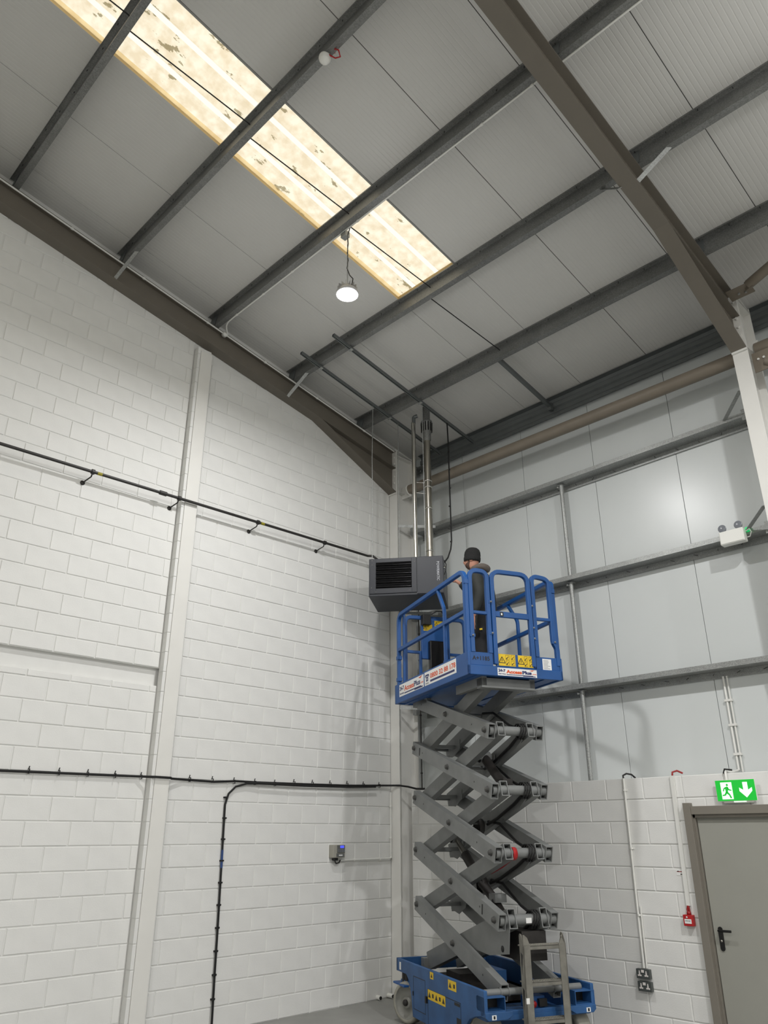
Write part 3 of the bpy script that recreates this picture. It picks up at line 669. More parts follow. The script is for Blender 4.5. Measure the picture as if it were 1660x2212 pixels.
# door
d_ = MB(); d_.box(4.195, 5.105, YB+.02, YB+.07, .005, 2.075); d_ = struct(d_.build('door_1', 'door_grey'))
m = MB(); m.box(4.118, 4.195, YB-.062, YB+.10, 0, 2.198); m.build('jamb', 'frame_grey', d_, bevel=.003)
m = MB(); m.box(5.105, 5.182, YB-.062, YB+.10, 0, 2.198); m.build('jamb', 'frame_grey', d_, bevel=.003)
m = MB(); m.box(4.195, 5.105, YB-.052, YB+.10, 2.085, 2.165); m.build('head', 'frame_grey', d_, bevel=.003)
m = MB(); m.box(4.195, 4.216, YB-.02, YB+.02, 0, 2.085); m.box(4.195, 5.105, YB-.02, YB+.02, 2.055, 2.085); m.build('stop', 'frame_grey', d_)
m = MB(); m.box(4.222, 5.09, YB+.006, YB+.02, .01, 2.030); m.build('leaf_face', 'door_grey', d_, bevel=.004)
for xq in (4.235, 4.45, 4.66): B(xq, xq+.012, YB-.022, YB-.018, 2.062, 2.078).build('screw', 'frame_grey', d_)
hp = MB(); hp.tube([(4.292, YB+.006, 1.04), (4.292, YB-.006, 1.04)], .0, 4) if False else None
m = MB(); m.prism([(4.27+.022+.022*math.cos(a*math.pi/8), .88+.022*math.sin(a*math.pi/8)) for a in range(8, 17)]+[(4.292+.022*math.cos(a*math.pi/8), 1.045+.022*math.sin(a*math.pi/8)) for a in range(0, 9)], lambda u, v, d: (u, d, v), YB-.004, YB+.007)
hpo = m.build('handle_plate', 'black_gloss', d_)
MB().tube(bend([(4.292, YB-.004, 1.035), (4.292, YB-.055, 1.035), (4.42, YB-.055, 1.037)], .02), .0115, 10).build('door_handle', 'black_gloss', d_)
MB().lathe([(.011, 0), (.011, .006), (0, .006)], (4.292, YB-.004, .945), (0, -1, 0), 14).build('lock', 'steel_bright', d_)
# twin-spot emergency light on the middle rail
t = wthing('emergency_light', 'white twin-head emergency light on the middle wall rail', 'emergency light', (5.07, .35, 4.87))
B(4.935, 5.205, .30, .398, 4.872, 5.030).build('case', 'white_plastic', t, bevel=.012)
B(4.945, 5.195, .296, .302, 4.882, 5.020).build('cover', 'white_plastic', t, bevel=.004)
for xq in (4.965, 5.145):
    MB().lathe([(0, .03), (.035, .028), (.046, .0), (.046, -.010)], (xq, .36, 5.082), (0, 1, 0), 20).build('lamp_head', 'grey_lens', t)
    MB().lathe([(.046, 0), (.040, .004), (0, .006)], (xq, .35, 5.082), (0, -1, 0), 20).build('lamp_lens', 'grey_lens', t)
    MB().tube([(xq, .37, 5.02), (xq, .37, 5.06)], .012, 8).build('lamp_neck', 'white_plastic', t)
B(5.207, 5.255, .36, .398, 4.985, 5.035).build('indicator', 'green_lamp', t, bevel=.006)
MB().tube([(5.21, .36, 4.99), (5.26, .34, 5.0), (5.275, .34, 4.96), (5.25, .35, 4.915), (5.215, .37, 4.92)], .006, 8).build('cable', 'white_plastic', t)
# pipe ends at the foot of the wall
for (y, l, lab) in ((-.26, .07, 'white pipe end with black bore on the floor against the left wall'), (-.07, .10, 'short white pipe end on the floor tight in the wall corner')):
    t = wthing('pipe_stub', lab, 'pipe', (.05, y, 0), 'pipe ends in the corner')
    MB().tube([(-.0, y, .028), (l, y-.01, .028)], .026, 14).build('sleeve', 'white_plastic', t); MB().tube([(l-.01, y-.01, .028), (l+.006, y-.011, .028)], .020, 14).build('bore', 'black', t)
# thin cable beside the corner column
t = wthing('column_cable', 'thin grey conduit running down beside the corner column behind the lift', 'conduit', (.40, .36, 3))
MB().tube([(.26, .36, 2.48), (.26, .36, 6.3)], .010, 8).build('tube', 'gas_black', t)
for k in range(9): m = MB(); clip_ring(m, (.26, .36, 2.7+k*.4), (0, 0, 1), .016, .02); m.build('clip', 'black', t)

# ================================================================ HEATER AND ITS PIPES
HU, HV = V((.799, .602, 0)).normalized(), V((-.602, .799, 0)).normalized()
HA = V((.775, -1.185, 0)); HZ0, HZ1, HWd, HD = 4.862, 5.40, 1.02, .80
rzh = math.atan2(HU.y, HU.x)
t = thing('warm_air_heater', 'dark grey warm air heater with louvred front hung from the roof', 'heater', (HA.x, HA.y, HZ0), rzh)   # local x=width, y=depth, z=up
HH = HZ1-HZ0
B(0, HWd, .012, HD, 0, HH).build('case', 'heater_grey', t, bevel=.006)
m = MB(); m.box(.012, .098, 0, .012, .035, HH-.008); m.box(.588, .655, 0, .012, .035, HH-.008); m.box(.098, .588, 0, .012, HH-.062, HH-.008); m.box(.098, .588, 0, .012, .035, .105); m.build('louvre_frame', 'heater_grey', t, bevel=.002)
B(.662, HWd-.004, 0, .012, .012, HH-.008).build('front_panel', 'heater_grey', t, bevel=.003)
B(.098, .588, .004, .0125, .105, HH-.062).build('louvre_recess', 'heater_black', t)
for k in range(6):
    z = .142+k*.062; m = MB(); m.obox((.343, -.004, z), V((1, 0, 0)), V((0, .42, .907)), V((0, -.907, .42)), .243, .020, .002); m.tube([(.10, -.013, z-.020), (.586, -.013, z-.020)], .0055, 10); m.build('louvre', 'heater_black', t)
for (x, z) in ((.045, HH-.03), (.04, .12), (.045, HH-.09), (.32, HH-.03), (.10, .06), (.56, .065), (.63, HH-.075), (.63, .14), (.675, .27), (.66, .02), (.67, HH-.02), (.99, HH-.02)):
    MB().lathe([(.006, 0), (.004, .004), (0, .005)], (x, 0, z), (0, -1, 0), 8).build('screw', 'steel_bright', t)
lettering('lettering', 'POWRMATIC', .050, 'heater_letter', t, (.932, -.0006, HH-.085), (0, 0, -1), (1, 0, 0), .0008, width=.27)
MB().tube([(HWd+.01, .10, HH-.04), (HWd+.035, .10, HH-.10), (HWd+.03, .06, HH-.20), (HWd+.01, .05, HH-.26)], .006, 8).build('cable', 'rubber', t)
MB().lathe([(.02, 0), (.02, .03), (0, .03)], (HWd, .12, HH-.14), (1, 0, 0), 12).build('gland', 'steel_bright', t)
FX, FY = 1.150, -.340
t = wthing('flue_pipe', 'polished steel flue rising from the heater through the roof', 'flue', (FX, FY, 5.4))
MB().lathe([(.050, 0), (.050, 2.14)], (FX, FY, 5.402), (0, 0, 1), 24).build('pipe', 'steel_flue', t)
for z in (5.47, 5.62, 6.28, 6.62, 6.72): MB().lathe([(.050, 0), (.058, .004), (.058, .020), (.050, .024)], (FX, FY, z), (0, 0, 1), 24).build('joint_band', 'steel_bright', t)
MB().lathe([(.050, 0), (.062, .02), (.062, .12), (.075, .16), (.080, .30), (.086, .31), (.086, .34), (.062, .345), (.055, .36), (.055, .60)], (FX, FY, 7.40), (0, 0, 1), 24).build('roof_adaptor', 'galv_dark', t)
m = MB()
for k in range(12):
    a = 2*math.pi*k/12; m.bar((FX+.08*math.cos(a), FY+.08*math.sin(a), 7.56), (FX+.084*math.cos(a), FY+.084*math.sin(a), 7.71), .012, .012)
m.build('fins', 'black', t)
AX, AY = 1.03, -.51
t = wthing('air_pipe', 'bright steel combustion air pipe standing left of the flue', 'pipe', (AX, AY, 5.4))
MB().lathe([(.032, 0), (.032, 2.30)], (AX, AY, 5.402), (0, 0, 1), 20).build('pipe', 'steel_bright', t)
MB().tube(bend([(AX+.01, AY, 7.69), (AX+.012, AY, 7.80), (AX+.06, AY+.03, 7.81)], .03), .028, 14).build('elbow', 'eaves_steel', t)
m = MB()
for z in (6.53, 6.70): m.tube([(AX, AY, z), (FX, FY, z+.0)], .006, 8)
m.build('stay_rods', 'steel_bright', t)
B(AX-.03, AX+.05, AY-.03, AY+.05, 5.402, 5.45).build('base_clamp', 'black', t)
# slotted channels under the purlins, hanging rods
def strut_(x, ya, yb, label):
    t = wthing('slotted_channel', label, 'channel', (x, ya, roof(ya)-.23), 'channels carrying the heater')
    m = MB(); a, b = rp(x, ya, -.226), rp(x, yb, -.226); d = (b-a).normalized(); c = (a+b)/2; h = (b-a).length/2
    for (dx, dn, hx, hn) in ((-.019, 0, .0015, .0205), (.019, 0, .0015, .0205), (0, .019, .0205, .0015), (-.013, -.0195, .006, .0015), (.013, -.0195, .006, .0015)): m.obox(c+XA*dx+N_*dn, d, XA, N_, h, hx, hn)
    m.build('channel', 'eaves_steel', t)
    for y in (PY[0]+.03, PY[1]+.03):
        if ya < y < yb: m = MB(); m.obox(rp(x, y+.02, -.25), XA, T_, N_, .035, .02, .004); m.tube([rp(x-.02, y+.02, -.255), rp(x-.02, y+.02, -.265)], .010, 6); m.build('clamp', 'galv', t)
strut_(.752, -2.46, .47, 'slotted steel channel over the heater, the one nearer the left wall')
strut_(1.390, -2.42, .54, 'slotted steel channel over the heater, the one farther from the left wall')
for (x, y, l, bow) in ((.752, -1.10, 'thin hanging rod at the front left corner of the heater', .012), (.752, -.56, 'thin hanging rod at the back left of the heater', .0), (1.390, -.70, 'thin hanging rod just left of the flue', 0)):
    zt = roof(y)-.235; m = MB(); m.tube([(x, y, 5.402), (x+bow*.3, y, 6.2), (x-bow, y, 7.0), (x, y, zt)], .006, 8); o = m.build('hanging_rod', 'galv'); tag(o, l, 'rod', 'heater hanging rods')
t = wthing('power_cable', 'black cable dropping from the channel to the right of the heater', 'cable', (1.39, .1, 6))
MB().tube([(1.392, -.14, roof(-.14)-.25), (1.40, -.14, 7.35), (1.404, -.15, 6.9), (1.41, -.16, 6.3), (1.425, -.18, 5.75), (1.42, -.2, 5.62), (1.39, -.23, 5.50), (1.33, -.27, 5.405)], .011, 8).build('cable', 'rubber', t)
for z in (7.2, 6.9, 6.6, 6.3, 6.0, 5.75): m = MB(); clip_ring(m, (1.408, -.15 if z > 6.3 else -.172, z), (0, 0, 1), .015, .015); m.build('cable_tie', 'black', t)

# ================================================================ SCISSOR LIFT  (local x: towards the ladder end, y: towards the low block wall, z: up)
LC = (2.186, -.808, 0); LR = math.radians(-24.54)
lift = thing('scissor_lift', 'blue scissor lift raised on grey folding arms in the corner of the hall', 'scissor lift', LC, LR)
HL, HW = 1.097, .5755
# ---- chassis
side_poly = [(-1.097, .478), (-.80, .478), (-.71, .42), (-.66, .30), (-.62, .11), (.56, .11), (.66, .24), (.78, .335), (.90, .375), (1.06, .405), (1.097, .42), (1.097, .605), (-1.097, .605)]
for sy in (-1, 1):
    y0, y1 = sorted((sy*HW, sy*(HW-.035)))
    ch = MB().prism(side_poly if sy < 0 else [(-1.097, .37), (-.72, .37), (-.62, .11), (.56, .11), (.72, .37), (1.097, .40), (1.097, .605), (-1.097, .605)], lambda u, v, d: (u, d, v), y0, y1).build('chassis_side', 'lift_blue_dirty', lift, bevel=.006)
    if sy < 0: side_near = ch
tub = MB(); tub.box(-.62, .60, -.54, .54, .12, .40); tub.box(-1.05, 1.06, -.54, .54, .36, .40); tub.build('chassis_tub', 'lift_blue_dirty', lift)
B(-1.097, -1.06, -HW, HW, .478, .605).build('end_plate', 'lift_blue_dirty', lift, bevel=.004)
B(-1.13, -.80, -HW-.03, -HW+.10, .352, .372).build('axle_plate', 'lift_blue', lift, bevel=.004)
MB().tube([(-.98, -.52, .372), (-.98, -.52, .478)], .03, 10).tube([(-.90, -.53, .372), (-.90, -.53, .478)], .016, 10).build('king_pin', 'dark', lift)
# ladder-end bumpers with open slots
for sy in (-1, 1):
    ya, yb = sorted((sy*HW, sy*.365)); m = MB(); m.box(.95, 1.10, ya, yb, .545, .553); m.box(.95, 1.10, ya, yb, .438, .448); m.box(.95, 1.10, *sorted((sy*.365, sy*.372)), .448, .545); m.box(.95, 1.10, *sorted((sy*HW, sy*(HW-.008))), .448, .545)
    m.build('bumper_box', 'lift_blue_dirty', lift)
    B(.94, .95, ya, yb, .448, .545).build('slot_back', 'black', lift)
    m = MB(); m.prism([(sy*HW, .438), (sy*.30, .438), (sy*.30, .405), (sy*.36, .375), (sy*(HW-.03), .375), (sy*HW, .40)], lambda u, v, d: (d, u, v), 1.02, 1.112); m.build('bumper_lip', 'lift_blue_dirty', lift, bevel=.004)
    B(1.112, 1.114, sy*.49-.022, sy*.49+.022, .382, .418).build('warning_label', 'sticker_white', lift)
    B(1.1135, 1.1155, sy*.49-.008, sy*.49+.010, .388, .412).build('label_print', 'print_black', lift)
B(.98, 1.05, -.30, .30, .38, .43).build('ladder_mount', 'lift_blue_dirty', lift, bevel=.004)
B(.90, 1.0, -.10, .10, .43, .52).build('control_box', 'lift_blue', lift, bevel=.005)
MB().lathe([(.028, 0), (.028, .03), (0, .034)], (1.05, -.06, .47), (1, 0, 0), 14).build('stop_button', 'red', lift)
B(1.0, 1.04, .02, .10, .44, .50).build('socket_box', 'black', lift)
# clutter in the tray under the arms
m = MB(); m.box(-.9, .5, -.30, .28, .40, .46); m.box(-.55, -.2, -.2, .1, .46, .54); m.tube([(-.8, -.42, .43), (-.2, -.45, .46), (.3, -.40, .44), (.7, -.30, .43)], .018, 8); m.tube([(-.6, -.38, .45), (0, -.36, .50), (.4, -.42, .45)], .014, 8); m.box(-.25, -.05, -.46, -.34, .40, .47); m.tube([(.6, .1, .42), (.8, .2, .46), (.9, .05, .44)], .015, 8)
m.build('hydraulic_gear', 'dark', lift)
B(-1.06, -.35, -.46, -.33, .40, .53).build('slide_rail', 'lift_blue_dirty', lift); B(-1.06, -.35, .30, .43, .40, .53).build('slide_rail', 'lift_blue_dirty', lift)
B(.25, .9, .33, .42, .40, .55).build('inner_rail', 'lift_blue', lift); B(.45, .9, -.42, -.33, .40, .50).build('inner_rail', 'lift_blue', lift)
for y in (-.30, -.19): B(-1.03, -.93, y, y+.075, .50, .605).build('slide_block', 'lift_grey', lift, bevel=.004)
# side doors, stickers
yo = -HW
def outline(m, x0, x1, z0, z1, w=.006):
    m.box(x0, x1, yo-.0012, yo, z0, z0+w); m.box(x0, x1, yo-.0012, yo, z1-w, z1); m.box(x0, x0+w, yo-.0012, yo, z0, z1); m.box(x1-w, x1, yo-.0012, yo, z0, z1)
m = MB(); outline(m, -.59, -.26, .19, .495); m.build('door_gap', 'black', lift)
m = MB(); outline(m, -.20, .60, .12, .432); m.build('door_gap', 'black', lift)
B(-.235, -.205, yo-.02, yo, .30, .36).build('latch', 'black', lift); B(-.60, -.585, yo-.008, yo, .31, .35).build('hinge', 'black', lift)
B(.50, .60, yo-.0015, yo, .20, .30).build('vent_slot', 'black', lift); B(.46, .58, yo-.002, yo, .395, .42).build('vent_slot', 'black', lift)
def warn(x0, x1, z0, z1, y, n, face='y'):
    st = B(x0, x1, y-.0015, y, z0, z1).build('warning_sticker', 'yellow', lift); m = MB(); h = z1-z0
    for k in range(n):
        c = x0+(k+.5)*(x1-x0)/n; r = min(.35*h, .4*(x1-x0)/n)
        tri = [(c-r, z0+.22*h), (c+r, z0+.22*h), (c, z0+.22*h+1.6*r)]
        m.prism(tri, lambda u, v, d: (u, d, v), y-.0026, y-.0015) if k % 2 == 0 else m.box(c-.6*r, c+.6*r, y-.0026, y-.0015, z0+.3*h, z0+.7*h)
    m.build('sticker_print', 'print_black', st)
warn(-.19, .246, .342, .430, yo, 5); warn(-.125, -.04, .532, .594, yo, 1); warn(.326, .512, .506, .589, yo, 2)
B(-1.0, -.955, yo-.0015, yo, .50, .575).build('white_sticker', 'sticker_white', lift)
# wheels
def wheel(x, y, turn, out):
    c = V((x, y, .200)); ax = V((math.sin(turn)*out, math.cos(turn)*out, 0)); R = .200
    wq = MB().lathe([(.14, -.13), (.185, -.13), (R, -.115), (R, -.015), (.19, 0), (.165, .004), (.158, 0)], c, ax, 40).build('wheel', 'tyre', lift)
    MB().lathe([(.158, .001), (.150, -.035), (.06, -.045), (.055, -.01), (.05, -.008), (0, -.008)], c, ax, 32).build('rim', 'rim', wq)
    MB().lathe([(.032, -.01), (.032, .012), (.022, .022), (0, .022)], c, ax, 12).build('hub', 'dark', wq)
wheel(-.855, -.565, math.radians(-24), -1)
wheel(.86, -.50, math.radians(-10), -1)
wheel(-.855, .45, 0, 1); wheel(.86, .545, 0, 1)
# ladder
for y in (-.205, .235):
    ld = MB().prism([(1.135, .02), (1.205, .02), (1.205, .96), (1.165, 1.045), (1.140, 1.05), (1.128, 1.03), (1.128, .5)], lambda u, v, d: (u, d, v), y, y+.010).build('ladder_side', 'lift_grey_dirty', lift, bevel=.002)
    MB().prism([(1.15, .72), (1.185, .88), (1.15, .90)], lambda u, v, d: (u, d, v), y-.0006, y+.0106).build('cut_out', 'black', ld)
    MB().prism([(1.15, .45), (1.18, .60), (1.15, .62)], lambda u, v, d: (u, d, v), y-.0006, y+.0106).build('cut_out', 'black', ld)
    m = MB(); m.box(1.195, 1.205, y if y < 0 else y-.062, y+.072 if y < 0 else y+.010, .02, .955); m.prism([(y if y < 0 else y-.062, .955), (y+.072 if y < 0 else y+.010, .955), (y+.045 if y < 0 else y-.035, 1.02), (y+.012 if y < 0 else y-.002, 1.045), (y if y < 0 else y-.015, 1.04)], lambda u, v, d: (d, u, v), 1.195, 1.205); m.build('ladder_flange', 'lift_grey_dirty', ld, bevel=.002)
B(1.20, 1.206, -.207, -.175, .50, .545).build('ladder_label', 'sticker_white', lift)
for z in (.955, .665, .370, .08):
    m = MB(); m.box(1.08, 1.20, -.195, .235, z-.012, z); m.box(1.194, 1.20, -.195, .235, z-.035, z); m.build('ladder_rung', 'lift_grey_dirty', lift, bevel=.003)
    m = MB()
    for k in range(26):
        for j in range(3): m.box(-.18+k*.016+1.09*0, 0, 0, 0, 0, 0) if False else m.box(1.10+j*.035, 1.112+j*.035, -.185+k*.016, -.178+k*.016, z, z+.004)
    s_ = m.build('rung_grip', 'tyre', lift); s_['kind'] = 'stuff'
MB().tube([(1.0, -.53, .571), (1.0, .49, .571)], .030, 14).build('cross_tube', 'lift_grey', lift)
for y in (-.36, -.275, .205, .285): MB().lathe([(.036, -.008), (.036, .008)], (1.0, y, .571), (0, 1, 0), 14).build('collar', 'lift_grey', lift)
B(1.0, 1.045, .17, .215, .385, .42).build('yellow_tag', 'yellow', lift)
# ---- scissor arms
Z0, DZ, AXE, HZ = .857, .5825, .98, .2912
YS_ = {'ol': (-.36, -.278), 'il': (-.252, -.168), 'ir': (.100, .180), 'or': (.205, .285)}
def hexbolt(parent, x, y, z, r=.024): MB().lathe([(r*1.35, 0), (r*1.35, -.008), (r, -.008), (r, -.026), (0, -.026)], (x, y, z), (0, 1, 0), 8).build('pivot_bolt', 'bolt_grey', parent)
for i in range(5):
    zm = Z0+DZ*i
    for key in ('ol', 'il', 'ir', 'or'):
        ya, yb = YS_[key]; outer = key[0] == 'o'; yc = (ya+yb)/2; s = -HZ/AXE if outer else HZ/AXE      # dz/dx
        e0, e1 = -AXE-.055, AXE+.055
        if i == 4: e0, e1 = (-.84, e1) if outer else (e0, .88)
        if i == 0: e0, e1 = (e0, 1.0) if outer else (-.95, e1)
        hh = .150 if not (i == 0 and not outer) else .175
        arm = MB().hollow((e0, yc, zm+s*e0), (e1, yc, zm+s*e1), yb-ya, hh, .008).build('scissor_arm', 'lift_grey', lift)
        if key == 'ol':
            hexbolt(arm, 0, ya, zm)
            if i: hexbolt(arm, AXE-.02, ya, zm+s*AXE+.005)
            if i < 4: hexbolt(arm, -AXE+.005, ya, zm-s*AXE+.005)
            for xx in (-.72, .66):
                MB().lathe([(.010, -.0006), (0, -.0006)], (xx, ya, zm+s*xx), (0, 1, 0), 10).build('bolt_hole', 'black', arm)
            if i in (1, 3):
                xx = -.78 if i == 3 else .74
                MB().bar((xx-.02, ya-.0008, zm+s*xx+.05), (xx-.035, ya-.0008, zm+s*xx-.04), .006, .016, (1, 0, 0)).build('slot_mark', 'black', arm)
    # pins and cross tubes
    MB().tube([(0, -.37, zm), (0, .295, zm)], .022, 12).build('pivot_tube', 'lift_grey', lift)
    if i < 4:
        ze = zm+HZ
        MB().tube([(AXE, -.33, ze), (AXE, .29, ze)], .048, 16).build('cross_tube', 'lift_grey', lift)
        MB().tube([(AXE, .29, ze), (AXE, .305, ze)], .018, 8).build('pivot_bolt', 'dark', lift)
        MB().tube([(-AXE, -.33, ze), (-AXE, .28, ze)], .024, 12).build('cross_tube', 'lift_grey', lift)
        m = MB(); m.box(-.80, -.74, -.168, .10, ze-.03+.02, ze+.03); m.build('cross_bar', 'lift_grey', lift)
        m = MB(); m.prism([(-1.02, ze-.06), (-.80, ze-.10), (-.62, ze-.02), (-.60, ze+.09), (-.78, ze+.04)], lambda u, v, d: (u, d, v), .094, .100); m.build('gusset', 'lift_grey', lift)
        # hoses looped round the near joint
        m = MB()
        for k in range(3):
            yy = .02+k*.028; m.tube([(AXE+.05*math.cos(a)*1.35, yy+.012*math.sin(a*2), ze+.06*math.sin(a)*1.3) for a in [2*math.pi*j/10 for j in range(11)]], .008, 6)
        m.build('hose_loop', 'rubber', lift)
        zn = zm+DZ
        MB().tube([(AXE-.05, .07, ze+.03), (.7, .075, ze+.10), (.35, .075, zn-HZ*.36+.09), (.12, .06, zn+.01)], .014, 8).build('hose', 'rubber', lift)
        MB().tube([(AXE-.05, .05, ze-.04), (.7, .06, ze-.13), (.35, .05, zm+HZ*.36-.07), (.12, .05, zm-.02)], .016, 8).build('hose', 'rubber', lift)
        m = MB(); m.prism([(.42, zm+.16), (.95, ze+.05), (.98, ze-.05), (.80, ze-.16), (.45, zm+.02)], lambda u, v, d: (u, d, v), .080, .098); m.build('web_plate', 'lift_grey', lift)
# lower gusset of the first inner arms
m = MB(); m.prism([(.18, .84), (.60, .985), (1.06, 1.10), (1.02, .87), (.62, .815)], lambda u, v, d: (u, d, v), -.258, -.252); m.build('gusset', 'lift_grey', lift)
MB().lathe([(.028, 0), (.028, -.004), (0, -.004)], (.90, -.258, .90), (0, 1, 0), 14).build('bolt_hole', 'black', lift)
m = MB(); m.box(.55, 1.0, -.10, .16, .80, 1.05); m.build('valve_block', 'dark', lift)
for (a, b, c_) in (((.25, 2.70), (.47, 2.53), (.74, 2.34)), ((-.58, 1.87), (-.33, 1.69), (.0, 1.45))):
    P_ = lambda q, y=-.02: V((q[0], y, q[1]))
    up = (a[0] < 0)
    MB().tube([P_(a), P_(b)], .030 if up else .050, 14).build('cylinder_rod' if up else 'cylinder_barrel', 'steel_flue' if up else 'dark', lift)
    MB().tube([P_(b), P_(c_)], .052, 16).build('cylinder_barrel', 'dark', lift)
    m = MB(); m.lathe([(.062, -.06), (.062, .06)], P_(a), (0, 1, 0), 14); m.box(a[0]-.05, a[0]+.05, -.16, .09, a[1]-.03, a[1]+.03); m.build('cylinder_eye', 'lift_grey', lift)
B(.63, .76, -.07, .04, 2.36, 2.44).build('valve', 'dark', lift)
MB().tube([(.05, -.02, 1.42), (.28, -.02, 1.30), (.48, -.02, 1.15)], .048, 14).build('cylinder_barrel', 'dark', lift)
m = MB(); m.box(.32, .46, -.08, .05, 1.255, 1.335); m.build('valve', 'lift_grey', lift)
MB().tube([(.40, -.08, 1.28), (.46, -.10, 1.18), (.55, -.09, 1.10)], .012, 8).build('hose', 'rubber', lift)
for (x, z) in ((.05, 1.98), (.06, 1.40)):
    MB().lathe([(.085, -.03), (.085, .03), (.05, .035), (.05, -.035)], (x, -.02, z), (0, 1, 0), 18).build('pivot_boss', 'dark', lift)
# red safety prop
m = MB(); m.tube([(.85, -.05, 1.69), (.62, -.06, 1.60), (.38, -.07, 1.53)], .014, 8); m.build('safety_prop', 'red_bright', lift)
MB().lathe([(.06, -.022), (.06, .022), (.048, .022), (.048, -.022)], (.98, -.13, 1.725), (0, 1, 0), 16).build('prop_collar', 'red_bright', lift)
B(1.028, 1.031, -.06, .0, 1.12, 1.165).build('white_label', 'sticker_white', lift)
# ---- platform
PX0, PX1, PYW = -1.093, 1.076, .572
PZ = 3.445; DECK = 3.545
plat = MB(); plat.box(PX0+.02, PX1-.02, -PYW+.02, PYW-.02, DECK-.03, DECK-.01)
plat.box(PX0+.03, PX1-.03, -PYW+.03, PYW-.03, PZ+.012, PZ+.020); plat.box(PX0+.03, PX1-.03, -.45, -.41, PZ+.002, PZ+.012); plat.box(PX0+.03, PX1-.03, .36, .40, PZ+.002, PZ+.012)
plat.build('platform_deck', 'lift_blue', lift)
for sy in (-1, 1):
    y0, y1 = sorted((sy*PYW, sy*(PYW-.03))); tb = B(PX0, PX1, y0, y1, PZ, 3.685).build('toe_board', 'lift_blue', lift, bevel=.006)
    if sy < 0: toe_l = tb
B(PX1-.03, PX1, -PYW, PYW, PZ, DECK+.003).build('end_beam', 'lift_blue', lift, bevel=.006)
B(PX0, PX0+.03, -PYW, PYW, PZ, 3.685).build('toe_board', 'lift_blue', lift, bevel=.006)
for bx_ in ((.30, .95, -.36, -.30, 3.36, 3.46), (.30, .95, .22, .285, 3.36, 3.46), (.83, .95, -.36, .285, 3.34, 3.445), (-1.0, -.55, -.36, -.30, 3.40, 3.46), (-1.0, -.55, .22, .285, 3.40, 3.46)): B(*bx_).build('under_frame', 'lift_grey', lift, bevel=.003)
R_ = .033
def railing(pts, r=R_, n=4, rad=.09, name='guard_rail', mt='lift_blue'): return MB().tube(bend(pts, rad, 6), r if r > .03 else r*1.35, n).build(name, mt, lift, bevel=.005)
for sy in (-1, 1):
    y = sy*(PYW-.022)
    railing([(1.03, y, 3.60), (1.03, y, 4.595), (-.99, y, 4.595), (-.99, y, 3.60)], rad=.12)
    railing([(1.03, y, 4.13), (-.99, y, 4.13)], .023)
    railing([(.47, y, 3.69), (.47, y, 4.30), (.30, y, 4.58)], .019, rad=.05) if sy < 0 else railing([(.22, y, 3.69), (.22, y, 4.32), (.0, y, 4.58)], .019, rad=.05)
    railing([(-.93, y+sy*-.05, 3.69), (-.93, y+sy*-.05, 4.60)], .016)
    for zz in (3.72, 4.0): B(-1.02, -.95, y-.03, y+.03, zz, zz+.05).build('hinge', 'lift_blue', lift, bevel=.004)
    B(.43, .51, y-.015, y+.03, 3.67, 3.71).build('pin_bracket', 'lift_blue', lift, bevel=.004)
# ladder-end guard: fixed loop, gate, second loop, corner
xe = PX1-.02
railing([(xe, -.505, 3.685), (xe, -.505, 4.60), (xe, -.295, 4.60), (xe, -.295, 3.685)]); railing([(xe, -.50, 4.122), (xe, -.30, 4.122)], .018)
B(xe-.012, xe+.015, -.548, -.275, 3.548, 3.685).build('toe_plate', 'lift_blue', lift, bevel=.003)
railing([(xe+.012, -.242, 3.57), (xe+.012, -.242, 4.61), (xe+.012, .215, 4.61), (xe+.012, .215, 3.57)], name='gate_rail', rad=.11)
B(xe, xe+.03, -.24, .215, 4.088, 4.152).build('gate_mid_bar', 'lift_blue', lift, bevel=.006)
B(xe+.03, xe+.032, -.165, -.125, 4.095, 4.145).build('latch', 'black', lift); B(xe+.032, xe+.033, -.155, -.138, 4.108, 4.132).build('latch_label', 'sticker_white', lift)
B(xe, xe+.02, -.24, .215, 3.548, 3.685).build('gate_kick_plate', 'lift_blue', lift, bevel=.003)
railing([(xe, .275, 3.685), (xe, .275, 4.615), (xe, .495, 4.59), (xe, .495, 3.86), (xe, .535, 3.80), (xe, .535, 3.60)], rad=.08); railing([(xe, .28, 4.113), (xe, .49, 4.113)], .018)
B(xe-.012, xe+.012, .255, .556, 3.548, 3.685).build('toe_plate', 'lift_blue', lift, bevel=.003)
railing([(xe-.02, .548, 3.58), (xe-.02, .548, 4.56), (xe-.10, .548, 4.595)], .022, rad=.05)
railing([(xe-.01, -.548, 3.60), (xe-.01, -.548, 4.52), (xe-.10, -.548, 4.595)], .022, rad=.06)
for (y, z) in ((-.53, 4.46), (.52, 4.46)): B(xe-.02, xe+.016, y-.045, y+.045, z-.025, z+.025).build('clamp', 'lift_blue', lift, bevel=.004)
for (y, z) in ((-.505, 3.86), (-.27, 3.9), (.245, 3.88), (.245, 4.0), (.50, 3.86), (-.27, 4.25), (.245, 4.25)):
    B(xe-.01, xe+.028, y-.030, y+.030, z-.018, z+.018).build('hinge', 'lift_blue', lift, bevel=.004)
    MB().lathe([(.011, 0), (.011, .012), (0, .012)], (xe+.028, y, z), (1, 0, 0), 8).build('bolt', 'lift_grey', lift)
